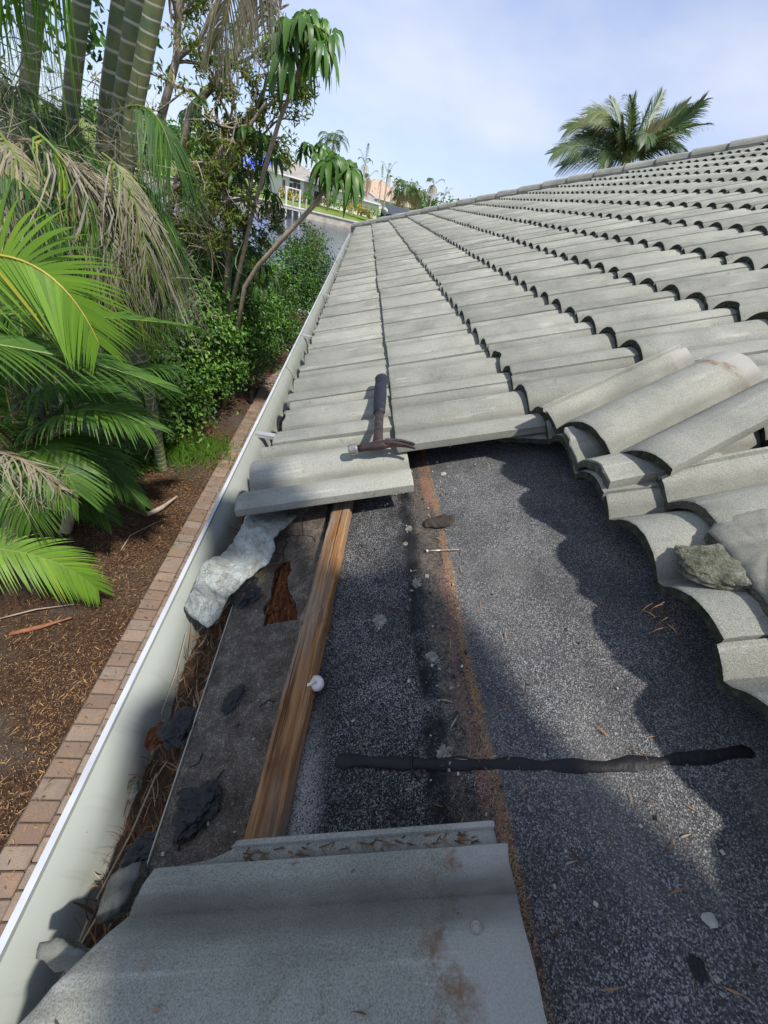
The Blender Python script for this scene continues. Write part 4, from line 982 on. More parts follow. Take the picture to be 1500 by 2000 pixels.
PALM_M = leaf_mat('palm_leaf', [(0.0, (0.028, 0.060, 0.022)), (0.4, (0.065, 0.15, 0.034)), (0.7, (0.14, 0.27, 0.035)), (0.88, (0.20, 0.37, 0.035)), (1.0, (0.42, 0.40, 0.04))], 0.5, 0.40, 0.35)
DRY_M = leaf_mat('dry_frond', [(0.0, (0.085, 0.080, 0.045)), (0.3, (0.17, 0.155, 0.105)), (0.6, (0.33, 0.31, 0.255)), (0.82, (0.40, 0.34, 0.22)), (1.0, (0.20, 0.24, 0.07))], 0.8, 0.25, 0.2, (1, 0.95, 0.8))
FARPALM_M = leaf_mat('coconut_leaf', [(0.0, (0.03, 0.06, 0.03)), (0.5, (0.075, 0.13, 0.045)), (0.8, (0.16, 0.20, 0.07)), (1.0, (0.40, 0.31, 0.16))], 0.45, 0.3)
bark_grey = plain('grey_bark', (0.29, 0.24, 0.195), 0.9, 0.35, 14, 0.8)
bark_tan = plain('tan_bark', (0.40, 0.31, 0.215), 0.9, 0.3, 12, 0.6)
rach_m = plain('frond_rachis', (0.42, 0.33, 0.06), 0.5, 0.2, 6, 0)
rach_g = plain('green_rachis', (0.16, 0.22, 0.05), 0.5, 0.2, 6, 0)
rach_d = plain('dry_rachis', (0.30, 0.20, 0.12), 0.8, 0.2, 8, 0.2)

def unit(a): return a / np.maximum(np.linalg.norm(a, axis=-1, keepdims=True), 1e-9)
def leaf_cloud(P_, Nn, size, aspect=0.45, var=None, rs=nrs, fold=0.18, hang=0.0):
    """two-faced folded leaves at points P_ whose faces look along Nn"""
    n = len(P_); Nn = unit(Nn); r_ = rs.normal(size=(n, 3)); r_[:, 2] -= hang; D = unit(r_ - (r_ * Nn).sum(1, keepdims=True) * Nn); S = np.cross(Nn, D)
    s = (size * rs.uniform(0.6, 1.25, n))[:, None]; tip = P_ + D * s; mid = P_ + D * s * 0.48; w_ = S * s * aspect * 0.5
    up = Nn * s * fold; V = np.stack([P_, mid - w_ + up, tip - Nn * s * 0.08, mid + w_ + up], 1).reshape(-1, 3)
    i = np.arange(n)[:, None] * 4; F = np.concatenate([np.concatenate([i, i + 1, i + 2], 1), np.concatenate([i, i + 2, i + 3], 1)], 0)
    va = np.repeat(var if var is not None else rs.random_sample(n), 4); return V, F, va
def add_cloud(name, VF, mat, parent):
    V, F, va = VF; o = bpy.data.objects.new(name, fast_mesh(name, V, F, mat, va)); return link(o, parent)
def bush(name, label, c, rad, n, size, mat, cat='shrub', group=None, aspect=0.5, twigs=150, spread=0.16, seed=1, stem=4, vbias=0.0, outn=0.9, stem_m=None, base=None, floor=0.0):
    rs = np.random.RandomState(seed); root = empty(name, (c[0], c[1], GZ if base is None else base)); tag(root, label, cat, group)
    rad = np.array(rad); d = unit(rs.normal(size=(twigs, 3))); d[:, 2] = np.abs(d[:, 2]) * 1.0 - rs.random_sample(twigs) * 0.75
    d = unit(d); lump = np.array([1 + 0.28 * mnoise.noise(Vector(q) * 2.2 + Vector((seed, 0, 0))) for q in d]); rr = (0.62 + 0.42 * rs.random_sample(twigs) ** 0.6) * lump
    T0 = np.array(c) + d * rad * rr[:, None]; k = rs.randint(0, twigs, n); sp = spread * rs.uniform(0.5, 1.3, twigs)
    P_ = T0[k] + rs.normal(size=(n, 3)) * sp[k][:, None] * np.array([1, 1, 0.75]); P_[:, 2] = np.maximum(P_[:, 2], (GZ if base is None else base) + 0.02 + floor)
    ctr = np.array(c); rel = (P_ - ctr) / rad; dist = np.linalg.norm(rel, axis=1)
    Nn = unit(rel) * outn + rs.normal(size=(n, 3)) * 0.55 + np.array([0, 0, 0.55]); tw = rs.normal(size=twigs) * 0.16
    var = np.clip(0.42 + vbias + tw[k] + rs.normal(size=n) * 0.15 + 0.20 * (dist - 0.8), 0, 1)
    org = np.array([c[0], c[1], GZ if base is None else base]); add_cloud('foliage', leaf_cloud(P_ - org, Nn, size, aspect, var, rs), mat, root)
    for s_ in range(stem):
        b = MB(); e = T0[rs.randint(twigs)] - org; p0 = Vector((rs.normal() * 0.12, rs.normal() * 0.12, 0)); e = Vector(e) * 0.9; mid = p0.lerp(e, 0.5) + Vector((rs.normal() * 0.08, rs.normal() * 0.08, 0.1)); b.tube([p0, mid, e], [0.018, 0.012, 0.005], 6); b.build('stem', stem_m or bark_grey, root)
    return root

HG = 'clipped shrubs of the hedge along the path'
bush('hedge_shrub', 'glossy green hedge shrub nearest the camera, where the hedge starts', (-2.55, 5.2, -2.02), (0.72, 0.75, 0.78), 7000, 0.075, HEDGE_M, group=HG, seed=2, spread=0.13)
bush('hedge_shrub', 'second glossy hedge shrub along the path, fuller and taller', (-2.55, 6.2, -1.60), (0.95, 0.90, 1.20), 11000, 0.075, HEDGE_M, group=HG, seed=3, spread=0.14, twigs=200, vbias=0.03)
bush('hedge_shrub', 'third hedge shrub along the path, beside the bend of the pavers', (-2.20, 7.4, -1.62), (0.90, 0.90, 1.20), 9500, 0.075, HEDGE_M, group=HG, seed=4, spread=0.14, twigs=200)
bush('hedge_shrub', 'last hedge shrub before the gutter hides the path', (-1.85, 8.7, -1.62), (0.80, 0.85, 1.15), 8000, 0.075, HEDGE_M, group=HG, seed=6, spread=0.14, twigs=180, vbias=-0.05)
bush('hedge_shrub', 'dark-leaved hedge shrub behind the palm fronds at the left', (-3.5, 5.6, -1.7), (0.9, 0.9, 1.1), 6000, 0.08, DARK_M, group=HG, seed=7, spread=0.16, twigs=160)
bush('leafy_shrub', 'yellow-green wispy shrub above the hedge below the umbrella tree', (-2.35, 8.3, -0.95), (0.75, 0.8, 0.55), 6500, 0.085, FERN_M, seed=9, aspect=0.16, spread=0.16, vbias=0.15)
bush('leafy_shrub', 'olive bushy shrub filling the gap between hedge and gutter', (-1.5, 10.3, -1.4), (0.85, 0.8, 0.95), 7000, 0.07, HEDGE_M, seed=10, spread=0.15, twigs=180, vbias=-0.12, aspect=0.4)
rs_ = bush('red_tipped_shrub', 'tall dark shrub with orange-red dead sprays beside the canal', (-1.15, 11.4, -1.35), (0.62, 0.6, 1.15), 7500, 0.085, HEDGE_M, seed=12, spread=0.15, twigs=170, vbias=-0.22, aspect=0.3)
rs2 = np.random.RandomState(77); P_ = np.array([0.12, 0.0, 2.0]) + rs2.normal(size=(420, 3)) * np.array([0.09, 0.1, 0.2]); add_cloud('dead_spray', leaf_cloud(P_, rs2.normal(size=(420, 3)), 0.09, 0.22, np.ones(420), rs2, hang=1.0), FERN_M, rs_)
bush('rusty_shrub', 'twiggy shrub with rusty dead leaves left of the wispy one', (-3.1, 8.2, -1.0), (0.7, 0.7, 0.55), 3600, 0.08, FERN_M, seed=14, aspect=0.2, spread=0.18, vbias=0.42, stem=8)
bush('low_plant', 'low broad-leaved plant on the soil in front of the hedge', (-2.75, 4.35, -2.6), (0.35, 0.3, 0.25), 700, 0.085, HEDGE_M, 'plant', seed=15, spread=0.09, twigs=40, stem=2, vbias=0.1)
# grass tuft band in front of the hedge
b = MB()
for k in range(1900):
    t = rnd.random(); p = Vector((-2.6 + 1.0 * t + rnd.gauss(0, 0.2), 4.62 + 0.4 * t + rnd.gauss(0, 0.2), GZ)); a = rnd.uniform(0, 6.28); strip(b, p, Vector((math.cos(a) * 0.5, math.sin(a) * 0.5, 1.0)), rnd.uniform(0.06, 0.24), 0.013, (rnd.uniform(-0.7, 0.7), 0.0), up=Vector((math.sin(a), -math.cos(a), 0)), a=min(1, max(0, rnd.gauss(0.78, 0.2))), n=3)
tag(b.build('grass', HEDGE_M), 'bright grass tufts at the foot of the hedge', 'grass', kind='stuff')
# small black garden lamp post at the hedge foot
b = MB(); p = gpt(492, 790, 0.0); b.box((0, 0, 0.12), (0.05, 0.05, 0.24)); b.box((0, 0, 0.255), (0.07, 0.07, 0.02)); b.box((0, 0, 0.285), (0.03, 0.03, 0.04)); o = b.build('garden_light', plain('black_plastic', (0.02, 0.02, 0.022), 0.5, 0.2, 20, 0)); o.location = p; tag(o, 'small black garden light at the foot of the hedge by the path', 'garden light')
# ------------------------------------------------------------------ palms, umbrella trees and the brushy tree on the left
def frond(parent, org, base, ctrl, tip, n=46, ll=0.42, wid=0.026, mats=None, v0=0.6, vs=0.1, droop=0.35, lift=0.25, up=Vector((0, 0, 1)), seed=0, rr=0.010, name='frond', segs=4, fwd=0.55, t0=0.12, curl=0.0, tipv=0.0, miss=0.0):
    rj = random.Random(seed); b = MB(); base, ctrl, tip = Vector(base), Vector(ctrl), Vector(tip)
    bz = lambda t: base * (1 - t) ** 2 + ctrl * (2 * t * (1 - t)) + tip * t * t
    dz = lambda t: ((ctrl - base) * (2 * (1 - t)) + (tip - ctrl) * (2 * t)).normalized()
    K = 18; b.tube([bz(i / K) - org for i in range(K + 1)], [rr * (1 - 0.8 * i / K) for i in range(K + 1)], 6, 1)
    for i in range(n):
        t = t0 + (1 - t0) * (i + rj.uniform(-0.2, 0.2)) / (n - 1); t = min(max(t, 0), 1); p = bz(t); d = dz(t); s = d.cross(up)
        if s.length < 1e-3: s = d.orthogonal()
        s.normalize(); u = s.cross(d); L_ = ll * (0.35 + 0.75 * math.sin(math.pi * min(1, 0.16 + 0.80 * t))) * rj.uniform(0.88, 1.08)
        for sg in (-1, 1):
            if rj.random() < miss: continue
            dr = (s * (sg * (1.0 - 0.45 * t)) + d * (fwd + 0.5 * t) + u * (lift + rj.gauss(0, 0.06))).normalized(); q = []; va = v0 + rj.gauss(0, vs); sd2 = dr.cross(u).normalized(); cz = rj.gauss(0, curl); cy = rj.gauss(0, curl)
            vsx = []; dd = droop * rj.uniform(0.75, 1.25)
            for k in range(segs + 1):
                f = k / segs; c = p + dr * (L_ * f * (1 - 0.25 * dd * f)) - Vector((0, 0, 1)) * (L_ * dd * f * f) + s * (cz * L_ * f * f) + d * (cy * L_ * math.sin(f * 4)); w_ = wid * (0.45 + 0.55 * math.sin(math.pi * min(1.0, 0.25 + 0.75 * f))) * (1 - f ** 3) * 0.5 + 0.0008
                tw = sd2 + u * (0.35 * sg); tw.normalize(); vsx += [c - tw * w_ - org, c + tw * w_ - org]
            b.add(vsx, [(2 * k, 2 * k + 1, 2 * k + 3, 2 * k + 2) for k in range(segs)], 0, min(1, max(0, va + tipv * (t - 0.5))))
    return b.build(name, mats, parent)

g = G('ringed_trunk'); va = g.attr(); v = g.obj()
fr = g.math('FRACT', g.math('ADD', va, g.math('MULTIPLY', g.math('SUBTRACT', g.noise(v, 5.0, 2), 0.5), 0.25)))
c = g.ramp(g.noise(v, 7.0, 4, 0.6), [(0.25, (0.085, 0.15, 0.085)), (0.5, (0.17, 0.21, 0.085)), (0.75, (0.32, 0.27, 0.11))])
c = g.mix(g.ramp(g.noise(v, 30, 3), [(0.5, 0.0), (0.8, 0.4)]), c, (0.20, 0.19, 0.15))
c = g.mix(g.ramp(fr, [(0.80, 0.0), (0.86, 0.9), (0.97, 0.9), (1.0, 0.0)]), c, (0.60, 0.55, 0.42))
g.pbsdf(c, 0.6, g.bump(fr, 0.3, 0.01), spec=0.35); RING_M = g.mat
def trunk(parent, org, pts, rad, mat, step=0.075, name='trunk', n=14, slant=0.35):
    """ringed stem: var counts the leaf scars along it"""
    b = MB(); pts = [Vector(p) for p in pts]; P_ = []
    for i in range(len(pts) - 1):
        for k in range(12): P_.append(pts[i].lerp(pts[i + 1], k / 12))
    P_.append(pts[-1]); L_ = 0; base = 0; m_ = len(P_); prev = None
    for i, p in enumerate(P_):
        if i: L_ += (p - P_[i - 1]).length
        d = (P_[min(i + 1, m_ - 1)] - P_[max(i - 1, 0)]).normalized(); s = d.cross(Vector((0, 1, 0.1))).normalized(); u = s.cross(d); rr = rad[0] + (rad[1] - rad[0]) * i / (m_ - 1)
        for k in range(n):
            a = 2 * math.pi * k / n; b.v.append(tuple(p - org + (s * math.cos(a) + u * math.sin(a)) * rr)); b.a.append((L_ + slant * rr * math.cos(a + 0.6)) / step)
    b.f = [(i * n + k, i * n + (k + 1) % n, (i + 1) * n + (k + 1) % n, (i + 1) * n + k) for i in range(m_ - 1) for k in range(n)]; b.m = [0] * len(b.f)
    return b.build(name, mat, parent, True)
def dead_frond(parent, org, base, ctrl, tip, seed, n=46, ll=0.55, v0=0.5, wid=0.008, curl=0.35):
    return frond(parent, org, base, ctrl, tip, n, ll, wid, [DRY_M, rach_d], v0, 0.20, 1.15, -0.25, Vector((0, 0, 1)), seed, 0.009, 'dead_frond', 5, 0.4, 0.08, curl, 0, 0.15)
def strands(parent, org, c, spread, n, ln, seed, v0=0.5, name='dead_leaves'):
    """torn dry leaflets hanging and curling in a mass"""
    rj = random.Random(seed); b = MB()
    for k in range(n):
        p = Vector(c) + Vector((rj.gauss(0, spread[0]), rj.gauss(0, spread[1]), rj.gauss(0, spread[2]))) - org; a = rj.uniform(0, 6.28); d = Vector((math.cos(a), math.sin(a), rj.uniform(-2.2, 0.5)))
        strip(b, p, d, ln * rj.uniform(0.4, 1.3), rj.uniform(0.0025, 0.008), (rj.gauss(0, 0.6), rj.gauss(0, 0.35)), up=Vector((rj.gauss(0, 1), rj.gauss(0, 1), 0.3)).normalized(), a=min(1, max(0, rj.gauss(v0, 0.22))), n=6, twist=rj.gauss(0, 1.6))
    o = b.build(name, DRY_M, parent); o['kind'] = 'stuff'; return o

def palm(name, label, px_pts, Y, rad, group, base_xy=None, step=0.075, mat=None):
    P_ = [at(x, y, Yy) for (x, y), Yy in zip(px_pts, Y)]
    bx = Vector((P_[0].x - (P_[1].x - P_[0].x) * 0.5, P_[0].y, GZ)) if base_xy is None else Vector((*base_xy, GZ)); root = empty(name, bx); tag(root, label, 'palm tree', group)
    trunk(root, bx, [bx] + P_, rad, mat or RING_M, step); return root, bx, P_[-1]
PG = 'ringed palms crowding the left side'
PF = [PALM_M, rach_m]; PFG = [PALM_M, rach_g]
top_y = -330
a1, o1, t1 = palm('ringed_palm', 'leaning green ringed palm trunk, rightmost of the close trio', [(232, 430), (262, 215), (303, 0), (345, -220)], (4.3, 4.25, 4.2, 4.15), (0.062, 0.052), PG, (-2.15, 4.4))
a2, o2, t2 = palm('ringed_palm', 'leaning blue-green ringed palm trunk, middle of the close trio', [(214, 400), (236, 215), (268, 0), (300, -220)], (4.5, 4.45, 4.4, 4.35), (0.068, 0.056), PG, (-2.45, 4.6), 0.11)
a3, o3, t3 = palm('ringed_palm', 'leaning dark green ringed palm trunk, leftmost of the close trio', [(196, 400), (212, 200), (238, 0), (262, -220)], (4.8, 4.75, 4.7, 4.65), (0.074, 0.060), PG, (-2.75, 4.9), 0.13)
a4, o4, t4 = palm('ringed_palm', 'yellowish ringed palm trunk standing left of the close trio', [(128, 360), (142, 160), (160, 0), (178, -220)], (4.6, 4.6, 4.6, 4.6), (0.062, 0.052), PG, (-2.9, 4.5), 0.10)
a5, o5, t5 = palm('ringed_palm', 'olive ringed palm trunk near the left edge behind hanging green leaflets', [(40, 380), (58, 150), (70, 0), (84, -200)], (4.3, 4.3, 4.3, 4.3), (0.058, 0.050), PG, (-3.1, 4.2))
# crowns above the frame, with fronds that hang into it
k = 0
for (root, org, top) in ((a1, o1, t1), (a2, o2, t2), (a3, o3, t3), (a4, o4, t4), (a5, o5, t5)):
    top = top + Vector((0.0, 0.0, 0.5))
    for i in range(5):
        a = 2.7 + i * 0.45 + rnd.uniform(-0.2, 0.2); hz_ = Vector((math.cos(a), math.sin(a), 0)); frond(root, org, top, top + hz_ * 0.55 + Vector((0, 0, 0.75)), top + hz_ * 1.35 + Vector((0, 0, 0.35)), 40, 0.45, 0.030, PFG, 0.5, 0.12, 0.6, 0.1, seed=100 + k * 10 + i)
    k += 1
def px3(p, Y): return at(p[0], p[1], Y)
# straw-coloured frond hanging in at the top, yellow midrib
frond(a1, o1, px3((470, -140), 3.6), px3((455, 20), 3.6), px3((418, 92), 3.7), 46, 0.24, 0.007, [DRY_M, rach_m], 0.84, 0.10, 0.6, 0.0, Vector((0.3, -1, 0.3)).normalized(), 301, 0.008, fwd=0.8, curl=0.06)
frond(a1, o1, px3((520, -160), 3.9), px3((520, -10), 3.9), px3((470, 40), 4.0), 40, 0.22, 0.007, [DRY_M, rach_d], 0.8, 0.12, 0.8, 0.0, Vector((0.3, -1, 0.3)).normalized(), 302, 0.008, fwd=0.8, curl=0.1)
# dangling fresh leaflets at the top left
frond(a5, o5, px3((160, -130), 3.6), px3((60, -60), 3.6), px3((-20, -20), 3.7), 34, 0.46, 0.034, PF, 0.82, 0.08, 1.0, -0.2, Vector((0.2, -0.6, 0.8)).normalized(), 303)
# green half-dead fronds hanging in front of the trio
for i, (bp, cp, tp, Y, v0, kind) in enumerate([
    ((170, 330), (250, 270), (345, 470), 3.9, 0.35, 0), ((120, 300), (260, 330), (330, 560), 3.8, 0.55, 1), ((235, 330), (285, 330), (300, 620), 3.8, 0.5, 0), ((250, 210), (310, 190), (335, 300), 4.0, 0.28, 0),
    ((60, 330), (160, 260), (250, 430), 3.6, 0.42, 1), ((-10, 300), (80, 220), (170, 360), 3.5, 0.5, 1), ((20, 230), (120, 200), (180, 330), 3.9, 0.5, 1), ((150, 420), (230, 400), (280, 600), 3.7, 0.45, 0),
    ((90, 430), (190, 380), (270, 500), 3.7, 0.62, 2), ((40, 380), (130, 400), (180, 560), 3.5, 0.5, 1), ((170, 470), (230, 450), (262, 640), 3.9, 0.7, 0), ((270, 400), (320, 420), (350, 560), 4.3, 0.5, 1),
    ((-10, 180), (60, 140), (140, 260), 4.2, 0.5, 1), ((0, 420), (40, 430), (70, 560), 3.3, 0.5, 1), ((70, 480), (110, 500), (130, 640), 3.3, 0.55, 1), ((20, 520), (40, 600), (50, 700), 3.0, 0.5, 1), ((100, 520), (115, 600), (120, 720), 3.2, 0.45, 1)]):
    root, org = ((a2, o2), (a3, o3), (a1, o1), (a4, o4), (a5, o5))[i % 5]
    if kind == 0: frond(root, org, px3(bp, Y), px3(cp, Y - 0.1), px3(tp, Y - 0.2), 66, 0.40, 0.011, PFG, v0 + 0.1, 0.16, 1.1, -0.1, seed=330 + i, miss=0.12, curl=0.08)
    elif kind == 1 and i % 3 == 0: frond(root, org, px3(bp, Y), px3(cp, Y - 0.1), px3(tp, Y - 0.2), 60, 0.40, 0.010, PFG, 0.4, 0.2, 1.0, -0.05, seed=350 + i, miss=0.15, curl=0.1)
    elif kind == 1: dead_frond(root, org, px3(bp, Y), px3(cp, Y - 0.1), px3(tp, Y - 0.2), 350 + i, 50, 0.5, v0)
    else: frond(root, org, px3(bp, Y), px3(cp, Y - 0.1), px3(tp, Y - 0.2), 50, 0.42, 0.015, PF, 0.8, 0.12, 0.9, 0.0, seed=330 + i)
for i, (bp, cp, tp, Y, v0) in enumerate([((60, 250), (140, 300), (210, 480), 3.4, 0.7), ((130, 350), (210, 400), (235, 560), 3.4, 0.55), ((-20, 330), (60, 330), (120, 480), 3.2, 0.5), ((200, 300), (270, 340), (290, 520), 3.5, 0.6), ((160, 440), (200, 500), (215, 680), 3.3, 0.75), ((0, 260), (30, 300), (90, 400), 3.3, 0.6), ((230, 430), (290, 470), (305, 650), 3.7, 0.7)]):
    frond(a3, o3, px3(bp, Y), px3(cp, Y - 0.1), px3(tp, Y - 0.15), 54, 0.34, 0.009, [DRY_M if i % 2 else PALM_M, rach_g], v0 - 0.15 if i % 2 == 0 else 0.75, 0.25, 1.0, 0.0, seed=380 + i, miss=0.3, curl=0.16)
strands(a5, o5, px3((30, 330), 3.9), (0.42, 0.3, 0.30), 900, 0.40, 401, 0.6)
strands(a4, o4, px3((110, 300), 4.1), (0.40, 0.3, 0.26), 800, 0.38, 402, 0.55)
strands(a3, o3, px3((190, 400), 4.2), (0.40, 0.3, 0.34), 420, 0.36, 403, 0.5)
strands(a2, o2, px3((240, 470), 4.0), (0.30, 0.3, 0.40), 300, 0.34, 404, 0.5)
strands(a5, o5, px3((30, 560), 3.6), (0.34, 0.3, 0.40), 700, 0.40, 405, 0.5)

# low palm at the left with a bare tan trunk, its fronds fill the middle left
pb_ = gpt(18, 1075, 0.0); cr = at(48, 900, 3.0)
lp = empty('low_palm', pb_); tag(lp, 'low palm with tan trunk at the left edge and dark green fronds over the soil', 'palm tree')
trunk(lp, pb_, [pb_, pb_.lerp(cr, 0.5) + Vector((0.03, 0, 0)), cr], (0.115, 0.085), plain('tan_palm_trunk', (0.24, 0.20, 0.15), 0.9, 0.3, 9, 0.6), 0.12)
for i, (cp, tp, Y, v0, ll) in enumerate([((110, 735), (285, 830), 2.6, 0.45, 0.46), ((30, 690), (225, 770), 2.9, 0.36, 0.46), ((60, 800), (150, 960), 2.5, 0.52, 0.44), ((-40, 740), (-120, 900), 2.5, 0.45, 0.44), ((130, 800), (240, 940), 2.9, 0.36, 0.42), ((20, 830), (60, 1030), 2.4, 0.55, 0.42), ((-20, 700), (20, 640), 3.1, 0.3, 0.4), ((150, 700), (330, 720), 3.2, 0.34, 0.42), ((90, 690), (150, 640), 3.4, 0.28, 0.40), ((120, 900), (210, 1010), 3.1, 0.36, 0.36)]):
    frond(lp, pb_, cr, px3(cp, Y), px3(tp, Y - 0.15), 54, ll, 0.023, PFG, v0 + 0.05, 0.10, 0.42, 0.18, seed=420 + i)
dead_frond(lp, pb_, px3((-40, 880), 2.3), px3((40, 880), 2.3), px3((118, 950), 2.25), 440, 40, 0.22, 0.72, 0.010)
strands(lp, pb_, px3((70, 935), 2.3), (0.10, 0.05, 0.08), 90, 0.25, 441, 0.75)

# the bright frond that reaches in from the left, and the lowest one
bp_ = Vector((-3.4, 1.6, GZ)); bpm = empty('front_palm', bp_); tag(bpm, 'palm just outside the left edge whose big bright green frond arches into view', 'palm tree')
ct = Vector((-2.9, 1.9, -0.35)); trunk(bpm, bp_, [bp_, Vector((-3.2, 1.7, -1.5)), ct], (0.10, 0.08), RING_M)
fb_ = px3((-170, 545), 2.35); b = MB(); b.tube([ct - bp_, ct.lerp(fb_, 0.6) + Vector((0, 0, 0.05)) - bp_, fb_ - bp_], [0.02, 0.016, 0.014], 7); b.build('petiole', rach_m, bpm, True)
frond(bpm, bp_, fb_, px3((70, 395), 2.4), px3((192, 668), 2.35), 44, 0.40, 0.017, PF, 0.82, 0.05, 0.22, 0.0, Vector((0.45, -0.85, 0.28)).normalized(), 450, 0.012, segs=6, t0=0.05, tipv=-0.05, fwd=0.28)
frond(bpm, bp_, ct, px3((60, 640), 2.3), px3((330, 760), 2.6), 56, 0.42, 0.030, PFG, 0.5, 0.07, 0.35, 0.2, seed=451, segs=5)
frond(bpm, bp_, ct, px3((200, 600), 2.8), px3((375, 640), 3.3), 48, 0.40, 0.026, PFG, 0.48, 0.1, 0.5, 0.2, seed=452, segs=5)
lb_ = Vector((-3.3, 2.0, GZ)); lfp = empty('seedling_palm', lb_); tag(lfp, 'young palm at the bottom left whose bright frond hangs over the soil', 'palm tree')
sc_ = lb_ + Vector((0.25, 0.1, 0.55)); trunk(lfp, lb_, [lb_, lb_.lerp(sc_, 0.5), sc_], (0.035, 0.025), rach_g, 0.1)
frond(lfp, lb_, sc_, px3((60, 1030), 2.15), px3((190, 1150), 2.15), 50, 0.36, 0.016, PFG, 0.78, 0.06, 0.35, 0.25, Vector((0.1, -0.5, 0.8)).normalized(), 460, segs=5, t0=0.2)
frond(lfp, lb_, sc_, sc_ + Vector((-0.3, 0.3, 0.6)), sc_ + Vector((-0.9, 0.6, 0.2)), 44, 0.36, 0.026, PFG, 0.6, 0.06, 0.4, 0.25, seed=461)
# small palm in front of the hedge with a yellow frond
sb = gpt(128, 1040, 0); st_ = at(168, 885, 3.55); sp = empty('small_palm', sb); tag(sp, 'small palm before the hedge with one yellow frond', 'palm tree')
trunk(sp, sb, [sb, sb.lerp(st_, 0.6), st_], (0.055, 0.045), bark_tan, 0.1)
frond(sp, sb, st_, px3((200, 870), 3.5), px3((236, 895), 3.45), 26, 0.16, 0.016, PF, 0.98, 0.02, 0.4, 0.2, seed=470)
for i, (cp, tp, Y, v0) in enumerate([((120, 850), (90, 960), 3.5, 0.36), ((200, 800), (270, 860), 3.6, 0.3), ((170, 780), (190, 720), 3.8, 0.3), ((140, 960), (215, 1000), 3.4, 0.36), ((110, 970), (180, 1040), 3.3, 0.32), ((220, 920), (280, 985), 3.6, 0.34)]): frond(sp, sb, st_, px3(cp, Y), px3(tp, Y - 0.1), 36, 0.30, 0.022, PFG, v0, 0.08, 0.6, 0.15, seed=471 + i)
b = MB(); q0, q1 = px3((205, 880), 4.0), px3((262, 800), 4.2); b.tube([q0 - sb, q0.lerp(q1, 0.5) - sb, q1 - sb], [0.035, 0.03, 0.012], 7); b.build('dead_sheath', red_m, sp)

# ------------------------------------------------------------------ umbrella trees
def umbrella(parent, org, c, n, ll, tilt, seed, v0=0.5, pet=None, name='leaf_cluster'):
    """a wheel of long drooping leaflets"""
    rj = random.Random(seed); b = MB(); c = Vector(c); ax_ = Vector(tilt).normalized(); s = ax_.orthogonal().normalized(); u = ax_.cross(s)
    if pet is not None: b.tube([Vector(pet) - org, Vector(pet).lerp(c, 0.5) + Vector((0, 0, 0.03)) - org, c - org], [0.012, 0.008, 0.006], 5, 1)
    for i in range(n):
        a = 2 * math.pi * (i + rj.uniform(-0.2, 0.2)) / n; dr = (s * math.cos(a) + u * math.sin(a)) * 0.8 + ax_ * 0.25; L_ = ll * rj.uniform(0.8, 1.1); sd2 = dr.cross(ax_).normalized(); va = min(1, max(0, v0 + rj.gauss(0, 0.14))); vs = []; dd = rj.uniform(0.55, 1.0); K = 6
        for k in range(K + 1):
            f = k / K; p = c + dr * (L_ * (0.12 + 0.88 * f) * (1 - 0.35 * dd * f)) - Vector((0, 0, 1)) * (L_ * dd * f * f); w_ = L_ * 0.105 * math.sin(math.pi * min(1, 0.06 + 0.94 * f)) ** 0.75 + 0.001; up_ = ax_ * (w_ * 0.35)
            vs += [p - sd2 * w_ + up_ - org, p - org, p + sd2 * w_ + up_ - org]
        b.add(vs, [(3 * k + j, 3 * k + j + 1, 3 * k + j + 4, 3 * k + j + 3) for k in range(K) for j in range(2)], 0, va)
    return b.build(name, [SCHEF_M, rach_g], parent, True)
def umbrella_tree(label, trunk_px, Ys, rads, heads, seed, v0=0.5, base=None, nm='umbrella_tree'):
    P_ = [at(x, y, Y) for (x, y), Y in zip(trunk_px, Ys)]; bs = Vector((*base, GZ)); root = empty(nm, bs); tag(root, label, 'tree', 'umbrella trees before the canal'); b = MB(); pts = [bs] + P_
    b.tube([p - bs for p in pts], rads, 9); b.build('trunk', bark_tan, root, True); rj = random.Random(seed)
    for i, (x, y, Y, ll, n) in enumerate(heads):
        c = at(x, y, Y); fr = min(P_, key=lambda q: (q - c).length); umbrella(root, bs, c, n, ll, (rj.gauss(0, 0.35), rj.gauss(0, 0.35) - 0.3, 1), seed * 31 + i, v0 + rj.gauss(0, 0.08), fr)
    return root
umbrella_tree('umbrella tree with leaning bare trunk and drooping head against the canal', [(478, 560), (505, 518), (560, 458), (618, 396), (645, 350)], (6.3, 6.2, 6.1, 6.0, 6.0), [0.034, 0.032, 0.030, 0.028, 0.026, 0.020],
              [(602, 284, 6.0, 0.22, 10), (632, 290, 6.1, 0.30, 10), (616, 300, 6.0, 0.22, 9), (664, 312, 6.0, 0.40, 11), (684, 330, 5.9, 0.40, 10), (688, 346, 6.0, 0.38, 9), (640, 318, 5.8, 0.36, 10), (634, 345, 5.9, 0.24, 9), (655, 352, 5.8, 0.28, 9), (672, 330, 6.2, 0.36, 10), (590, 296, 6.1, 0.16, 8)], 3, 0.52, (-1.9, 6.4))
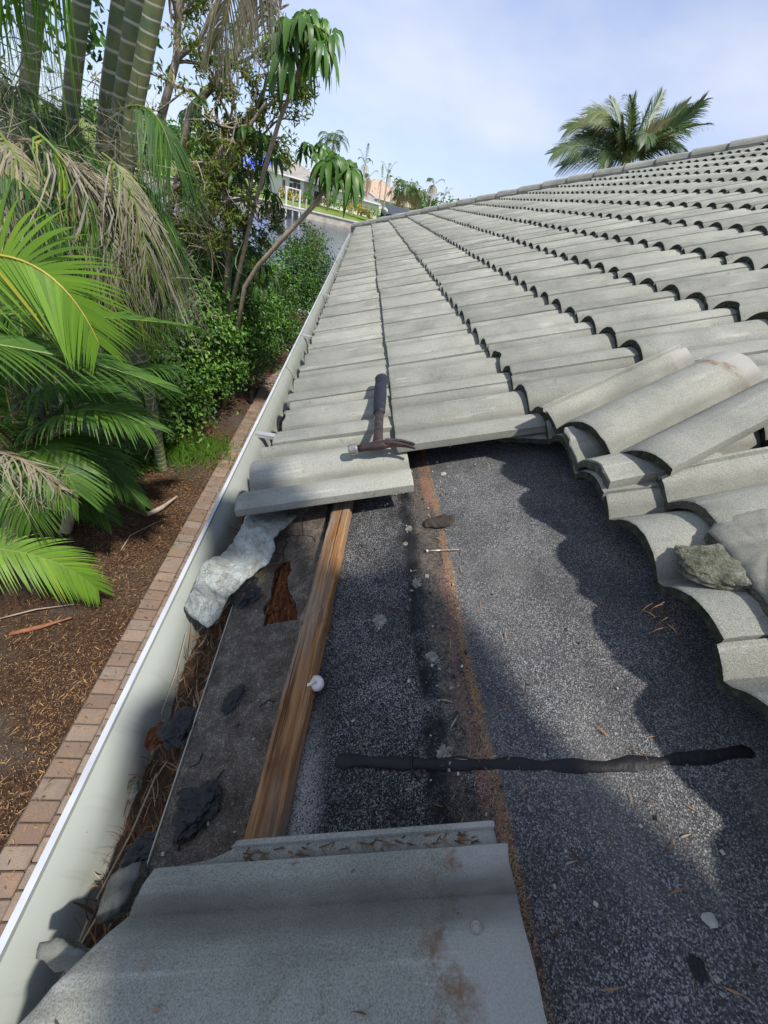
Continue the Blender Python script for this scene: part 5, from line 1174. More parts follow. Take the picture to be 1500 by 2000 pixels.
umbrella_tree('tall umbrella tree whose glossy head droops into the sky', [(492, 420), (524, 305), (546, 235), (575, 165), (592, 110), (590, 40)], (6.4, 6.3, 6.2, 6.1, 6.0, 6.0), [0.04, 0.026, 0.024, 0.023, 0.022, 0.020, 0.015],
              [(570, 45, 6.0, 0.36, 10), (600, 50, 5.9, 0.36, 10), (630, 85, 5.9, 0.36, 10), (644, 70, 6.0, 0.36, 9), (620, 110, 6.0, 0.36, 10), (590, 100, 6.1, 0.34, 10), (560, 110, 6.0, 0.36, 10), (550, 60, 6.1, 0.34, 9), (560, 150, 6.1, 0.28, 9), (600, 30, 6.1, 0.34, 9), (545, 150, 6.2, 0.3, 9), (625, 45, 6.1, 0.3, 9), (535, 85, 6.2, 0.3, 9)], 4, 0.55, (-2.2, 6.6))
umbrella_tree('dark-leaved umbrella tree low behind the brushy branches', [(440, 600), (450, 480), (440, 380), (430, 250)], (6.9, 6.9, 6.9, 6.9), [0.07, 0.06, 0.05, 0.04, 0.03],
              [(x, y, 6.6 + 0.3 * ((i * 7) % 3), 0.28, 9) for i, (x, y) in enumerate([(390, 200), (420, 215), (450, 230), (480, 250), (400, 240), (430, 260), (505, 265), (520, 290), (370, 220), (535, 310), (510, 330), (460, 280), (530, 380), (520, 400), (440, 495), (470, 500), (500, 490), (420, 480), (515, 520), (485, 530), (450, 540), (510, 560), (530, 545), (430, 330), (460, 340), (400, 300)])], 5, 0.22, (-2.9, 7.2))

# ------------------------------------------------------------------ brushy bare-twigged tree
def brushy(label, base, segs, seed, tufts=1.0, nm='brushy_tree'):
    root = empty(nm, base); tag(root, label, 'tree', 'brushy trees before the canal'); rj = random.Random(seed); rs = np.random.RandomState(seed); limb_pts = []
    P_ = []; Nn = []; tw = MB(); bk = MB(); twig_n = [0]
    def grow(p, d, L_, r, lv):
        pts = [p]; n = 5
        for i in range(n):
            d = (d + Vector((rj.gauss(0, 0.18), rj.gauss(0, 0.18), rj.gauss(0.02, 0.18)))).normalized(); pts.append(pts[-1] + d * (L_ / n))
        (bk if r > 0.010 else tw).tube([q - base for q in pts], [r * (1 - 0.55 * i / n) for i in range(n + 1)], 7 if r > 0.010 else 4, cap=False)
        if lv == 0:
            for i in range(2, n + 1):
                if rj.random() < 0.72 * tufts:
                    for _ in range(13): P_.append(tuple(pts[i] + Vector((rj.gauss(0, 0.035), rj.gauss(0, 0.035), rj.gauss(0, 0.035))) - base)); Nn.append((rj.gauss(0, 1), rj.gauss(0, 1), rj.gauss(0.4, 1)))
            return
        for i in range(rj.randint(3, 4)):
            k = rj.randint(2, n); nd = (d + Vector((rj.gauss(0, 0.6), rj.gauss(0, 0.6), rj.gauss(0.05, 0.5)))).normalized(); grow(pts[k], nd, L_ * rj.uniform(0.5, 0.75), r * 0.55, lv - 1)
    for s_ in segs:
        Q = [Vector(q) for q in s_[0]]; bk.tube([q - base for q in Q], [s_[1] * (1 - 0.5 * i / (len(Q) - 1)) for i in range(len(Q))], 9, cap=False)
        for i in range(s_[2]):
            t = rj.uniform(0.25, 1.0) * (len(Q) - 1); k = min(int(t), len(Q) - 2); p = Q[k].lerp(Q[k + 1], t - k); d = (Q[k + 1] - Q[k]).normalized() + Vector((rj.gauss(0, 0.7), rj.gauss(0, 0.7), rj.gauss(0.0, 0.55))); grow(p, d.normalized(), s_[3] * rj.uniform(0.7, 1.2), s_[1] * 0.38, 2)
    bk.build('branches', bark_grey, root, True); o = tw.build('twigs', bark_tan, root); o['kind'] = 'stuff'
    P_ = np.array(P_); Nn = np.array(Nn); V = leaf_cloud(P_, Nn, 0.085, 0.11, np.clip(0.55 + rs.normal(size=len(P_)) * 0.22, 0, 0.97), rs); add_cloud('foliage', V, FERN_M, root); return root
A_ = lambda x, y, Y: at(x, y, Y + 1.3)
brushy('brushy grey tree with bare twigs rising behind the ringed palms', Vector((-3.9, 7.6, GZ)), [([Vector((-3.9, 7.6, GZ)), A_(300, 520, 6.0), A_(330, 420, 5.8), A_(352, 330, 5.6)], 0.07, 5, 0.7), ([A_(352, 330, 5.6), A_(372, 215, 5.6), A_(440, 140, 5.6), A_(500, 40, 5.7)], 0.055, 6, 0.75), ([A_(310, 250, 5.8), A_(345, 115, 5.8), A_(350, 0, 5.8), A_(345, -100, 5.8)], 0.05, 5, 0.7), ([A_(345, 115, 5.8), A_(390, 78, 5.8), A_(450, -40, 5.8)], 0.03, 4, 0.6)], 21, 0.5)
brushy('brushy olive tree with arching limbs in front of the umbrella trees', Vector((-3.2, 7.6, GZ)), [([Vector((-3.2, 7.6, GZ)), A_(392, 560, 5.9), A_(400, 450, 5.7), A_(455, 300, 5.6), A_(500, 210, 5.6)], 0.06, 8, 0.62), ([A_(280, 480, 5.7), A_(330, 470, 5.6), A_(380, 430, 5.5), A_(440, 395, 5.5), A_(500, 385, 5.5)], 0.04, 8, 0.55), ([A_(270, 395, 5.4), A_(330, 375, 5.4), A_(400, 330, 5.4), A_(470, 270, 5.4), A_(520, 200, 5.4)], 0.035, 8, 0.55), ([A_(470, 540, 5.8), A_(480, 440, 5.7), A_(495, 330, 5.6)], 0.035, 4, 0.5), ([A_(360, 620, 5.8), A_(365, 520, 5.7), A_(350, 440, 5.6)], 0.03, 6, 0.5)], 22, 0.85)
# dark trees closing the view at the far left
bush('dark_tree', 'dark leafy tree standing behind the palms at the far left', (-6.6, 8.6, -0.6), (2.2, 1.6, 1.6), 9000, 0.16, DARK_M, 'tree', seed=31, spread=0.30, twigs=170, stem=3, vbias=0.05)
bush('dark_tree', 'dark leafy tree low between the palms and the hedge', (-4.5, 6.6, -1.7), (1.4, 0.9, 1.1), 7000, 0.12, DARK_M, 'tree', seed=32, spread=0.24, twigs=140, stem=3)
bush('dark_tree', 'tall dark tree crown glimpsed between the ringed trunks', (-5.2, 9.2, 1.9), (1.6, 0.9, 0.9), 1100, 0.15, HEDGE_M, 'tree', seed=33, spread=0.28, twigs=60, stem=3, vbias=-0.15)
# ------------------------------------------------------------------ across the canal
SD = Vector((0.917, 0.399, 0)); SN = Vector((-0.399, 0.917, 0)); S0 = Vector((-13.0, 73.0, 0))
def fp(s, n, z): return S0 + SD * s + SN * n + Vector((0, 0, z))
def fx(x, y, n):
    """where photo position x, y meets the upright plane n metres behind the far seawall: (s, z)"""
    d = ray(x, y); t = ((S0 + SN * n) - CAMP).dot(SN) / d.dot(SN); p = CAMP + d * t; return (p - S0).dot(SD), p.z
FRot = Matrix((SD, SN, Vector((0, 0, 1)))).transposed()
FZ = -2.9
g = G('far_lawn'); v = g.pos(); c = g.ramp(g.noise(v, 0.35, 5, 0.6), [(0.3, (0.10, 0.16, 0.035)), (0.55, (0.16, 0.22, 0.05)), (0.75, (0.24, 0.25, 0.09))])
g.pbsdf(c, 0.95, g.bump(g.noise(v, 6, 3), 0.6, 0.05), spec=0.15)
b = MB(); rows = [(0.2, -3.15), (6, FZ - 0.1), (11, FZ + 0.25), (30, FZ + 0.3), (1500, FZ + 0.3)]; ss = [-900, -60, -30, 0, 30, 60, 900]
for n_, z in rows:
    for s in ss: b.v.append(tuple(fp(s, n_, z))); b.a.append(0)
b.f = [(i * 7 + j, i * 7 + j + 1, (i + 1) * 7 + j + 1, (i + 1) * 7 + j) for i in range(4) for j in range(6)]; b.m = [0] * len(b.f)
tag(b.build('far_lawn', g.mat, None, True), kind='structure')
sw = empty('far_seawall', fp(0, 0, WZ)); tag(sw, 'pale concrete seawall with a flat cap across the canal', 'seawall')
pale_c = plain('pale_seawall', (0.50, 0.45, 0.36), 0.9, 0.2, 1.5, 0.3)
b = MB(); b.box((0, 0, 0.30), (500, 0.25, 1.4), FRot); b.build('wall', pale_c, sw)
b = MB(); b.box((0, 0, 1.04), (500, 0.55, 0.14), FRot); b.build('cap', plain('seawall_cap', (0.62, 0.58, 0.50), 0.9, 0.15, 2, 0.3), sw)

white_w = plain('far_white_wall', (0.82, 0.77, 0.68), 0.9, 0.05, 1, 0); glass_m = plain('dark_glass', (0.03, 0.035, 0.04), 0.1, 0.2, 2, 0, spec=0.7); frame_w = plain('white_frame', (0.80, 0.80, 0.78), 0.6, 0.03, 3, 0)
def far_roof_mat(name, col, col2):
    g = G(name); v = g.obj(); w_ = g.n('TexWave', {'wave_type': 'BANDS', 'bands_direction': 'Z'}, Vector=v, Scale=1.6, Distortion=0.4).outputs['Fac']; c = g.mix(g.ramp(w_, [(0.0, 0.0), (0.25, 1.0)]), col2, col); c = g.mix(1.0, c, g.ramp(g.noise(v, 1.2, 4), [(0.3, 0.85), (0.7, 1.12)]), 'MULTIPLY'); g.pbsdf(c, 0.9, None, spec=0.2); return g.mat
roofgrey = far_roof_mat('far_grey_tile', (0.34, 0.31, 0.29), (0.22, 0.20, 0.19)); rooftan = far_roof_mat('far_tan_tile', (0.50, 0.36, 0.27), (0.36, 0.25, 0.18))
def local(o, root): o.parent = root; return o
def hip_roof(root, s0, s1, n0, n1, ze, zr, over, mat, name='roof'):
    b = MB(); a = (n1 - n0) / 2 + over; c = (n0 + n1) / 2; s0 -= over; s1 += over; n0 -= over; n1 += over; r0, r1 = s0 + a, s1 - a
    if r1 < r0: r0 = r1 = (s0 + s1) / 2
    V = [fp(s0, n0, ze), fp(s1, n0, ze), fp(s1, n1, ze), fp(s0, n1, ze), fp(r0, c, zr), fp(r1, c, zr)]; V += [q - Vector((0, 0, 0.22)) for q in V[:4]]
    b.add([q - root.location for q in V], [(0, 1, 5, 4), (1, 2, 5), (2, 3, 4, 5), (3, 0, 4), (6, 9, 8, 7)]); o = b.build(name, mat, root)
    b = MB(); b.add([q - root.location + Vector((0, 0, -0.002)) for q in V[:4] + V[6:]], [(0, 4, 5, 1), (1, 5, 6, 2), (2, 6, 7, 3), (3, 7, 4, 0)]); b.build('fascia', frame_w, o)
    b = MB()
    for a_, c_ in ((0, 4), (1, 5), (3, 4), (2, 5), (4, 5)): b.tube([V[a_] - root.location, V[c_] - root.location], 0.13, 5)
    b.build('ridge_cap', plain('ridge_cap', (0.50, 0.47, 0.44), 0.9, 0.1, 2, 0), o); return o
def fbox(root, s0, s1, n0, n1, z0, z1, mat, name, parent=None):
    b = MB(); c = fp((s0 + s1) / 2, (n0 + n1) / 2, (z0 + z1) / 2) - root.location; b.box(c, (s1 - s0, n1 - n0, z1 - z0), FRot); return b.build(name, mat, parent or root)
n1_ = 12.0
sA, zA0 = fx(548, 388, n1_); sB, zE = fx(594, 354, n1_); _, zg = fx(594, 399, n1_)
fh = empty('canal_house', fp(sA, n1_, FZ)); tag(fh, 'white house with grey tiled hip roof and glass doors across the canal', 'house')
ze = fx(600, 352, n1_)[1]; zr = fx(585, 318, n1_ + 5)[1]
fbox(fh, sA, sB, n1_, n1_ + 10, FZ - 0.6, ze, white_w, 'wall'); hip_roof(fh, sA, sB + 3.5, n1_ + 0.0, n1_ + 10, ze, zr, 0.7, roofgrey)
sC = fx(702, 384, n1_ + 2)[0]; zw = fx(660, 370, n1_ + 2)[1]
fbox(fh, sB + 0.02, sC, n1_ + 2, n1_ + 9, FZ - 0.6, ze - 0.02, white_w, 'wing_wall'); hip_roof(fh, sB - 1.0, sC, n1_ + 2.0, n1_ + 9.0, ze - 0.1, zr - 0.7, 0.6, roofgrey, 'wing_roof')
for (x0, y0, x1, y1, nm) in ((565, 356, 570.7, 376, 'window'), (572.4, 355, 578.6, 379, 'window'), (580.2, 358, 586, 381, 'window'), (551.5, 350, 556.8, 372, 'door')):
    s0, zt = fx(x0, y0, n1_); s1, zb = fx(x1, y1, n1_); w_ = fbox(fh, s0 - 0.08, s1 + 0.08, n1_ - 0.05, n1_ - 0.003, zb - 0.05, zt + 0.08, frame_w, nm); fbox(fh, s0 + 0.02, s1 - 0.02, n1_ - 0.07, n1_ - 0.052, zb + 0.04, zt - 0.02, glass_m if nm == 'window' else plain('brown_door', (0.16, 0.11, 0.09), 0.6, 0.1, 3, 0), 'pane' if nm == 'window' else 'panel', w_)
s0, zt = fx(565, 348, n1_); s1, zb = fx(587, 353, n1_); w_ = fbox(fh, s0, s1, n1_ - 0.05, n1_ - 0.003, ze - 0.75, ze - 0.25, frame_w, 'transom'); fbox(fh, s0 + 0.06, s1 - 0.06, n1_ - 0.07, n1_ - 0.052, ze - 0.69, ze - 0.31, glass_m, 'pane', w_)
for k_, s in enumerate((sB + 2.5, sB + 5.5)): w_ = fbox(fh, s, s + 1.2, n1_ + 1.95, n1_ + 1.997, FZ + 0.9, FZ + 2.2, frame_w, 'window'); fbox(fh, s + 0.08, s + 1.12, n1_ + 1.93, n1_ + 1.948, FZ + 0.98, FZ + 2.12, glass_m, 'pane', w_)
# garage block and tan house further right
sG, _ = fx(703, 400, 15); sH, _ = fx(738, 410, 15); zG = fx(720, 392, 15)[1]
gb = empty('canal_bungalow', fp(sG, 15, FZ)); tag(gb, 'low white bungalow with grey ribbed roof right of the umbrella tree', 'house'); fbox(gb, sG, sH, 15, 24, FZ - 0.6, zG, white_w, 'wall'); hip_roof(gb, sG - 1, sH, 15, 24, zG, zG + 2.0, 0.5, roofgrey)
sT, _ = fx(728, 400, 34); sU, _ = fx(800, 410, 34); zT = fx(760, 392, 34)[1]
th = empty('tan_house', fp(sT, 34, FZ)); tag(th, 'cream house with tan tiled roof behind the bare palms', 'house'); fbox(th, sT - 3, sU, 34, 46, FZ - 0.6, zT, white_w, 'wall'); hip_roof(th, sT - 3, sU, 34, 46, zT, zT + 3.4, 0.6, rooftan)
sP, zP = fx(536, 330, 45); tp_ = empty('tarped_house', fp(sP, 45, FZ)); tag(tp_, 'far roof under a blue tarpaulin behind the leaning branch', 'house'); fbox(tp_, sP - 7, sP + 2.5, 45, 55, FZ - 0.6, zP - 1.0, white_w, 'wall'); hip_roof(tp_, sP - 7, sP + 2.5, 45, 55, zP - 1.0, zP + 2.6, 0.5, plain('blue_tarp', (0.06, 0.13, 0.62), 0.5, 0.2, 2, 0))
# dock with white pilings
dk = empty('dock', fp(fx(568, 410, -1)[0], -1, WZ)); tag(dk, 'weathered white dock with boat lift posts on the far bank', 'dock')
d0, d1 = fx(545, 402, -2)[0], fx(597, 416, -2)[0]; wd_m = plain('dock_wood', (0.50, 0.48, 0.44), 0.9, 0.2, 3, 0)
npl = 26
for i in range(npl): s = d0 + (d1 - d0) * (i + 0.5) / npl; fbox(dk, s - 0.46 * (d1 - d0) / npl, s + 0.46 * (d1 - d0) / npl, -2.2, -0.3, -3.08, -3.0, wd_m, 'plank')
for i in range(5):
    s = d0 + (d1 - d0) * i / 4; b = MB(); p = fp(s, -2.0, 0) - dk.location; p.z = 0; b.tube([p + Vector((0, 0, -1.0)), p + Vector((0, 0, 2.4 + (0.9 if i in (1, 3) else 0)))], 0.14, 8); b.build('piling', frame_w if i in (1, 3) else wd_m, dk)
b = MB(); b.box(fp((d0 + d1) / 2, -2.1, -3.25) - dk.location, (d1 - d0, 0.12, 0.25), FRot); b.build('stringer', wd_m, dk)
b = MB(); p0 = fp(d0 + (d1 - d0) * 0.25, -2.0, -0.9) - dk.location; p1 = fp(d0 + (d1 - d0) * 0.75, -2.0, -0.9) - dk.location; b.tube([p0, p1], 0.06, 6); b.build('lift_beam', frame_w, dk)

# shrubs on the far bank
def fbush(x, y, n_, r, label, mat, seed, vb=0.0, cnt=500, size=0.3, name='garden_shrub'):
    s, z = fx(x, y, n_); p = fp(s, n_, 0); zb = FZ + 0.2
    return bush(name, label, (p.x, p.y, max(z, zb + r[2] * 0.5)), r, cnt, size, mat, 'shrub', 'shrubs on the far bank', 0.5, 40, r[0] * 0.25, seed, 1, vb, base=zb)
CROTON_M = leaf_mat('croton_leaf', [(0.0, (0.14, 0.16, 0.02)), (0.5, (0.42, 0.34, 0.03)), (1.0, (0.60, 0.42, 0.04))])
fbush(575, 390, 9.5, (1.2, 1.0, 1.0), 'yellow croton before the glass doors of the canal house', CROTON_M, 61)
fbush(554, 384, 10, (0.9, 0.9, 1.0), 'green-yellow shrub at the left corner of the canal house', CROTON_M, 62, -0.3)
fbush(600, 389, 10, (0.7, 0.7, 1.3), 'upright light green shrub at the corner between house and wing', HEDGE_M, 63, 0.3)
fbush(652, 398, 10, (1.3, 0.9, 0.9), 'light green shrub along the wing wall of the canal house', HEDGE_M, 64, 0.35)
fbush(632, 394, 11, (1.4, 0.9, 0.7), 'reddish low shrub along the wing wall', FERN_M, 65, 0.4)
fbush(676, 398, 11, (1.1, 0.9, 1.0), 'green shrub near the end of the wing', HEDGE_M, 66, 0.2)
fbush(694, 409, 8, (1.5, 1.0, 0.85), 'golden croton bed on the far lawn', CROTON_M, 67, 0.15)
fbush(712, 416, 7, (1.1, 0.8, 0.7), 'reddish-brown plant bed beside the golden croton', FERN_M, 68, 0.35)
fbush(737, 419, 12, (1.9, 0.9, 0.8), 'clipped green hedge at the end of the far lawn', HEDGE_M, 69, 0.25)
fbush(690, 380, 30, (3.0, 2.0, 2.2), 'green tree crown behind the wing roof', HEDGE_M, 70, 0.0, 700, 0.6, 'garden_tree')
# far tree line that closes the horizon
for i in range(16):
    s = -25 + i * 9 + rnd.uniform(-3, 3); n_ = rnd.uniform(95, 140); p = fp(s, n_, 0); r_ = rnd.uniform(4.5, 7)
    if 0 < s < 60: r_ *= 0.62
    bush('distant_tree', 'distant green tree, one of the low tree line behind the far houses', (p.x, p.y, FZ + r_ * 0.75), (r_ * 1.3, r_, r_ * 0.8), 600, 1.5, HEDGE_M, 'tree', 'distant tree line', 0.7, 50, 1.5, 200 + i, 0, -0.05, base=FZ)

# ------------------------------------------------------------------ storm-worn palms on the far bank
palm_bark = plain('palm_bark', (0.42, 0.37, 0.30), 0.9, 0.25, 2, 0.4)
def far_palm(label, base_px, top_px, n_, live, dead, fl, seed, group='storm-worn palms on the far bank', up=0.6, lean=None, live_v=0.45, nm='coconut_palm', tr=0.17):
    s0, z0 = fx(*base_px, n_); s1, z1 = fx(*top_px, n_); B = fp(s0, n_, FZ); Tp = fp(s1, n_, z1); root = empty(nm, B); tag(root, label, 'palm tree', group); rj = random.Random(seed)
    b = MB(); mid = B.lerp(Tp, 0.5) + SD * rj.gauss(0, 0.2); b.tube([Vector((0, 0, 0)), mid - B, Tp - B], [tr * 1.25, tr, tr * 0.75], 8); b.build('trunk', palm_bark, root, True)
    for i in range(live):
        a = 2 * math.pi * i / max(live, 1) + rj.uniform(-0.3, 0.3); h = Vector((math.cos(a), math.sin(a), 0)); e = rj.uniform(0.2, 1.0) * up
        c = Tp + h * fl * 0.45 + Vector((0, 0, fl * (0.35 + e * 0.5))); t = Tp + h * fl * rj.uniform(0.55, 0.95) + Vector((0, 0, fl * (e - 0.25)))
        frond(root, B, Tp, c, t, 24, fl * 0.30, fl * 0.024, [FARPALM_M, rach_g], live_v, 0.12, 0.5, 0.1, seed=seed * 50 + i, rr=fl * 0.012, segs=2)
    for i in range(dead):
        a = rj.uniform(0, 6.28); h = Vector((math.cos(a), math.sin(a), 0)); frond(root, B, Tp, Tp + h * fl * 0.5 + Vector((0, 0, 0.1)), Tp + h * fl * rj.uniform(0.3, 0.5) - Vector((0, 0, fl * rj.uniform(0.7, 1.1))), 14, fl * 0.22, fl * 0.016, [FARPALM_M, rach_d], 0.95, 0.06, 1.0, -0.1, seed=seed * 50 + 30 + i, rr=fl * 0.012, name='dead_frond', segs=2)
    return root
far_palm('full coconut palm above the canal house roof', (639, 413), (651, 283), 8, 13, 4, 3.4, 11, up=0.7)
far_palm('tall thin palm with a narrow upright tuft, tallest of the bare ones', (707, 409), (713, 322), 12, 5, 4, 2.2, 12, up=1.6)
far_palm('thin palm hung with tan dead fronds right beside the tallest bare one', (716, 405), (720, 348), 16, 3, 8, 2.4, 13, up=0.9)
far_palm('bare white-trunked palm with a tilted tuft and one bent frond', (746, 412), (757, 340), 14, 4, 2, 2.1, 14, up=1.3)
far_palm('short bare palm left of the white-trunked one', (738, 408), (746, 352), 18, 3, 2, 1.8, 15, up=1.5)
far_palm('snapped thin palm right of the white-trunked one', (762, 408), (771, 350), 20, 2, 3, 1.7, 16, up=0.8)
far_palm('dense palm with drooping yellow-green skirts beside the dark screen cage', (790, 420), (794, 374), 22, 12, 16, 4.2, 17, up=0.55, live_v=0.55)
far_palm('second dense drooping palm right of the first', (812, 420), (816, 382), 26, 12, 14, 4.0, 18, up=0.4, live_v=0.55)
far_palm('drooping palm at the left of the dense pair', (775, 420), (777, 385), 24, 10, 14, 3.6, 23, up=0.4, live_v=0.6)
far_palm('lone palm folded into a tan sheaf against the sky', (840, 420), (847, 362), 24, 3, 9, 3.2, 19, up=1.0)
far_palm('small dark palm tuft just above the hip of the roof', (866, 420), (867, 385), 24, 5, 1, 2.2, 20, up=1.2)
far_palm('grey leafless palm behind the blue tarpaulin roof', (560, 380), (551, 305), 30, 3, 10, 4.5, 21, up=0.5)

# ------------------------------------------------------------------ screen cage at the end of the house, coconut palm behind the hip
cage = empty('screen_cage', (0.9, 12.2, GZ)); tag(cage, 'black framed screen cage with dark panels past the end of the roof', 'screen cage')
blk = plain('black_aluminium', (0.018, 0.019, 0.022), 0.4, 0.2, 10, 0, spec=0.5); pan = plain('dark_screen', (0.035, 0.038, 0.048), 0.55, 0.2, 3, 0.1)
def cb(c, size, mat, name, parent=cage, rot=None):
    b = MB(); b.box(Vector(c) - cage.location, size, rot); return b.build(name, mat, parent)
cx0, cx1, cy0, cy1 = 0.72, 4.6, 12.1, 17.0; zt0 = 0.38
for (x, y) in ((cx0, cy0), (cx0, cy1), (cx1, cy0), (cx1, cy1), (cx0, (cy0 + cy1) / 2)): cb((x, y, (GZ + zt0) / 2), (0.09, 0.09, zt0 - GZ), blk, 'post')
for (c, sz) in (((cx0, (cy0 + cy1) / 2, zt0 + 0.045), (0.10, cy1 - cy0 + 0.1, 0.09)), (((cx0 + cx1) / 2 + 0.06, cy0, zt0 + 0.044), (cx1 - cx0 - 0.01, 0.10, 0.088)), ((cx0, (cy0 + cy1) / 2, -0.35), (0.07, cy1 - cy0 - 0.1, 0.07))): cb(c, sz, blk, 'rail')
cb((cx0, (cy0 + cy1) / 2, (GZ - 0.39) / 2), (0.012, cy1 - cy0 - 0.12, -0.39 - GZ), pan, 'side_screen')
for k_ in range(4):
    xa = cx0 + 0.06 + k_ * 0.97; b = MB(); z0 = zt0 + 0.092; V = [(xa, cy0 - 0.05, z0), (xa + 0.95, cy0 - 0.05, z0 + 0.0), (xa + 0.95, cy1, z0 + 0.16), (xa, cy1, z0 + 0.16)]
    V = [Vector(q) - cage.location for q in V]; b.add(V + [q - Vector((0, 0, 0.03)) for q in V], [(0, 1, 2, 3), (7, 6, 5, 4), (0, 4, 5, 1), (1, 5, 6, 2), (2, 6, 7, 3), (3, 7, 4, 0)]); b.build('roof_panel', pan, cage)
Tp = at(1222, 318, 17.5); B = Vector((Tp.x + 0.4, Tp.y + 0.3, GZ)); cp_ = empty('coconut_palm', B); tag(cp_, 'windswept coconut palm crown rising behind the roof hip', 'palm tree')
b = MB(); b.tube([Vector((0, 0, 0)), (Tp - B) * 0.5 + Vector((0.15, 0, 0)), Tp - B], [0.19, 0.15, 0.12], 10); b.build('trunk', palm_bark, cp_, True)
for i, (x, y, cx_, cy_, v0) in enumerate([(1082, 298, 1150, 262, 0.3), (1100, 322, 1160, 290, 0.25), (1110, 250, 1170, 215, 0.62), (1150, 222, 1195, 200, 0.6), (1165, 260, 1200, 210, 0.7), (1195, 200, 1210, 230, 0.45), (1235, 196, 1225, 240, 0.45), (1268, 205, 1250, 250, 0.4), (1292, 182, 1265, 240, 0.4), (1340, 205, 1285, 255, 0.42), (1372, 198, 1310, 265, 0.42), (1350, 240, 1300, 270, 0.45), (1325, 285, 1290, 275, 0.32), (1300, 250, 1265, 260, 0.8), (1180, 330, 1190, 270, 0.35), (1250, 300, 1245, 260, 0.3), (1130, 275, 1175, 240, 0.5), (1215, 240, 1215, 265, 0.6)]):
    dy = ((i * 5) % 7 - 3) * 0.35; frond(cp_, B, Tp, at(cx_, cy_, 17.5 + dy * 0.6), at(x, y, 17.5 + dy), 60, 0.80, 0.026, [FARPALM_M, rach_g], min(0.9, v0 + 0.12), 0.14, 0.30, 0.10, Vector((0.2, -0.7, 0.6)).normalized(), 800 + i, 0.020, segs=3, fwd=0.8)
for i in range(12):
    a = i * 0.55; h = Vector((math.cos(a), math.sin(a), 0)); frond(cp_, B, Tp, Tp + h * 0.9 + Vector((0, 0, 1.0)), Tp + h * 1.9 + Vector((0, 0, 0.7 + 0.5 * math.sin(i * 2.1))), 60, 0.7, 0.032, [FARPALM_M, rach_g], 0.5, 0.14, 0.35, 0.1, seed=840 + i, rr=0.02, segs=3, fwd=0.8)
# ------------------------------------------------------------------ the unseen person kneeling beside the camera, posed to cast the shadow in view
def skinned(name, nodes, edges, mat, parent, levels=2):
    me = bpy.data.meshes.new(name); me.from_pydata([tuple(rf(*p)) for p, r in nodes], edges, []); o = bpy.data.objects.new(name, me); link(o)
    o.modifiers.new('skin', 'SKIN'); 
    if not me.skin_vertices: me.attributes.new
    for i, (p, r) in enumerate(nodes):
        sv = me.skin_vertices[0].data[i]; sv.radius = (r, r) if not hasattr(r, '__len__') else r; sv.use_root = i == 0
    ss_ = o.modifiers.new('sub', 'SUBSURF'); ss_.levels = levels; ss_.render_levels = levels; me.materials.append(mat)
    dg = bpy.context.evaluated_depsgraph_get(); ev = bpy.data.meshes.new_from_object(o.evaluated_get(dg)); bpy.data.objects.remove(o)
    for p in ev.polygons: p.use_smooth = True
    org = parent.location; ev.transform(Matrix.Translation(-org)); o2 = bpy.data.objects.new(name, ev); return link(o2, parent)
def ensure_skin(me):
    pass
skin_m = plain('skin', (0.42, 0.24, 0.17), 0.55, 0.06, 8, 0.1); shirt_m = plain('grey_shirt', (0.20, 0.22, 0.25), 0.9, 0.12, 10, 0.3); jean_m = plain('work_trousers', (0.10, 0.11, 0.14), 0.95, 0.15, 12, 0.3); hair_m = plain('dark_hair', (0.03, 0.022, 0.016), 0.7, 0.2, 40, 0.5); boot_m = plain('work_boot', (0.09, 0.06, 0.04), 0.7, 0.2, 14, 0.3)
person = empty('person', rf(1.12, -0.45, 0.11)); tag(person, 'person in grey shirt and dark trousers kneeling on the tiles beside the camera', 'person')
SH = -0.10
Nn_ = [((1.12, -0.45, 0.34), 0.14), ((1.14, -0.28, 0.60), 0.135), ((1.16, -0.08, 0.86), 0.165), ((1.17, 0.04, 1.02), 0.06), ((1.18, 0.12, 1.13), 0.075), ((1.19, 0.19, 1.24), 0.095), ((1.195, 0.22, 1.31), 0.07),
       ((0.99, -0.02, 0.98), 0.065), ((0.88, -0.34, 0.76), 0.048), ((0.80, -0.16, 0.68), 0.034), ((0.77, -0.12, 0.67), 0.036),
       ((1.36, 0.0, 0.98), 0.065), ((1.22, -0.14, 0.70), 0.048), ((0.95, -0.13, 0.66), 0.034), ((0.88, -0.12, 0.655), 0.036),
       ((1.02, -0.45, 0.34), 0.10), ((0.86, -0.16, 0.58), 0.068), ((0.84, -0.22, 0.20), 0.05), ((0.84, -0.16, 0.14), 0.04),
       ((1.24, -0.45, 0.33), 0.10), ((1.30, -0.08, 0.20), 0.065), ((1.28, -0.48, 0.17), 0.05), ((1.28, -0.62, 0.165), 0.04)]
Nn_ = [((p[0] + SH, p[1], p[2]), r) for p, r in Nn_]
Ed_ = [(0, 1), (1, 2), (2, 3), (3, 4), (4, 5), (5, 6), (2, 7), (7, 8), (8, 9), (9, 10), (2, 11), (11, 12), (12, 13), (13, 14), (0, 15), (15, 16), (16, 17), (17, 18), (0, 19), (19, 20), (20, 21), (21, 22)]
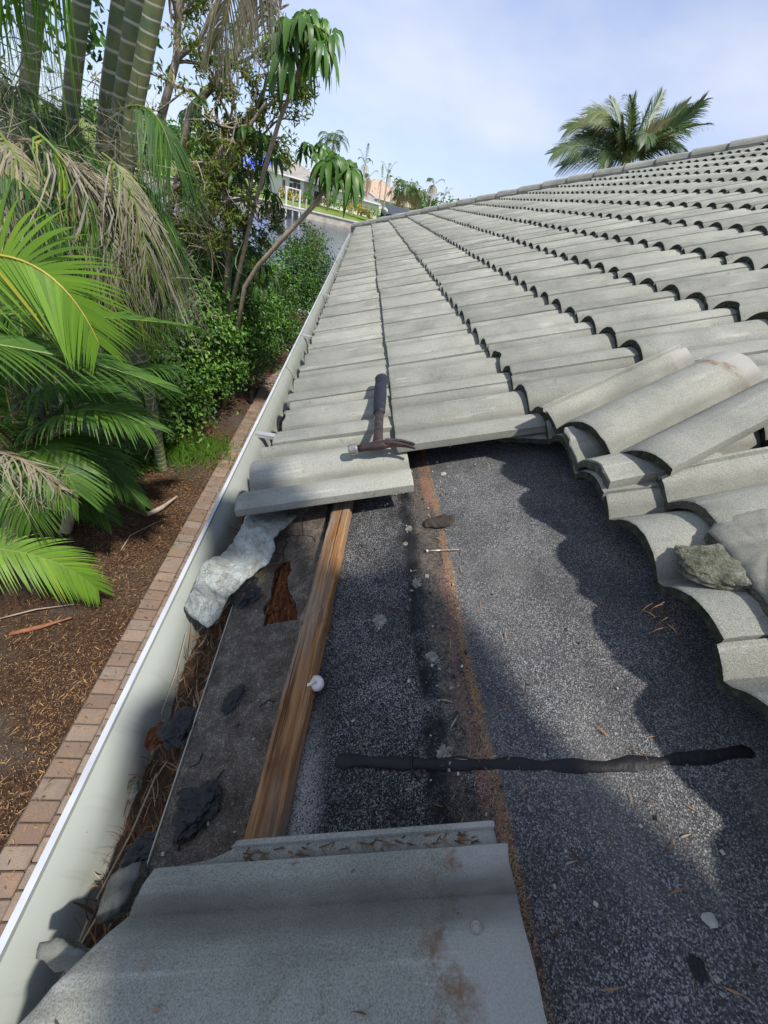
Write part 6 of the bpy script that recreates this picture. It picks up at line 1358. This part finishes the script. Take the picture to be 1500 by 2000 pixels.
for (a, d_) in ((10, (-0.07, 0.02, 0.0)), (14, (-0.01, 0.03, -0.08))):
    base_p = Vector(Nn_[a][0]); d_ = Vector(d_); sd3 = d_.cross(Vector((0, 0.2, 1))).normalized()
    for f in range(5):
        l = (0.6, 0.95, 1.05, 0.98, 0.78)[f]; off_ = sd3 * (0.022 * (f - 2)); i0 = len(Nn_); p1_ = base_p + off_ + d_ * 0.35; p2_ = base_p + off_ * 1.2 + d_ * (0.4 + 0.55 * l); p3_ = p2_ + d_ * 0.25 * l + Vector((0, 0, -0.02))
        if f == 0: p2_ += sd3 * -0.02; p3_ += sd3 * -0.025
        Nn_ += [(tuple(p1_), 0.011), (tuple(p2_), 0.009), (tuple(p3_), 0.007)]; Ed_ += [(a, i0), (i0, i0 + 1), (i0 + 1, i0 + 2)]
try:
    skinned('body', Nn_, Ed_, skin_m, person)
    g_ = lambda ids, k: ([(Nn_[i][0], Nn_[i][1] * k if i > 2 else Nn_[i][1] + 0.016) for i in ids])
    ids = [0, 1, 2, 7, 8, 11, 12]; skinned('shirt', g_(ids, 1.22), [(0, 1), (1, 2), (2, 3), (3, 4), (2, 5), (5, 6)], shirt_m, person)
    ids = [0, 15, 16, 17, 19, 20, 21]; skinned('trousers', g_(ids, 1.2), [(0, 1), (1, 2), (2, 3), (0, 4), (4, 5), (5, 6)], jean_m, person)
    for a in (17, 21): p = Vector(Nn_[a][0]); skinned('boot', [((p.x, p.y, p.z), 0.062), ((p.x, p.y + (0.14 if a == 17 else -0.14), p.z - 0.02), 0.055), ((p.x, p.y + (0.19 if a == 17 else -0.17), p.z - 0.04), 0.04)], [(0, 1), (1, 2)], boot_m, person)
    skinned('hair', [((1.19 + SH, 0.165, 1.27), 0.10), ((1.195 + SH, 0.20, 1.32), 0.085), ((1.18 + SH, 0.11, 1.20), 0.07)], [(0, 1), (0, 2)], hair_m, person)
except Exception as ex: print('person', ex)
bp2 = empty('added_backpack', rf(1.02, -0.42, 0.55)); tag(bp2, 'unseen dark canvas pack added on the kneeling person to shade the near tile', 'added_backpack'); bpk_m = plain('canvas', (0.07, 0.075, 0.06), 0.95, 0.2, 20, 0.4)  # pack added out of view, shaped to shade the near tile and felt
bq = Matrix((UV, (EV * 0.80 + NV * 0.60).normalized(), (NV * 0.80 - EV * 0.60).normalized())).transposed()
bm = bmesh.new(); bmesh.ops.create_cube(bm, size=1.0)
for q in bm.verts: q.co = bq @ Vector((q.co.x * 0.42 * (1 - 0.18 * (q.co.y > 0)), q.co.y * 0.50, q.co.z * 0.20))
bmesh.ops.bevel(bm, geom=list(bm.edges), offset=0.05, segments=3, affect='EDGES', profile=0.6); me = bpy.data.meshes.new('added_bag'); bm.to_mesh(me); bm.free(); me.materials.append(bpk_m)
for p in me.polygons: p.use_smooth = True
o = bpy.data.objects.new('added_bag', me); link(o, bp2); o.location = rf(0.98, -0.36, 0.86) - bp2.location
for sx in (-0.11, 0.11):
    b = MB(); b.tube([rf(1.03 + sx, -0.17, 1.0) - bp2.location, rf(1.04 + sx, 0.0, 1.05) - bp2.location, rf(1.05 + sx, 0.07, 0.90) - bp2.location, rf(1.03 + sx, -0.10, 0.78) - bp2.location], 0.016, 6); b.build('added_strap', bpk_m, bp2, True)
cx_ = 0
for o in list(person.children) + list(bp2.children):
    for v_ in o.data.vertices:
        d = v_.co + o.location + o.parent.location - CAMP; z = d.dot(rz)
        if z > 0.02 and -20 < 750 + FPX * d.dot(rx) / z < 1520 and -20 < 1000 + FPX * d.dot(ry) / z < 2020: cx_ += 1
print('person vertices in view', cx_)
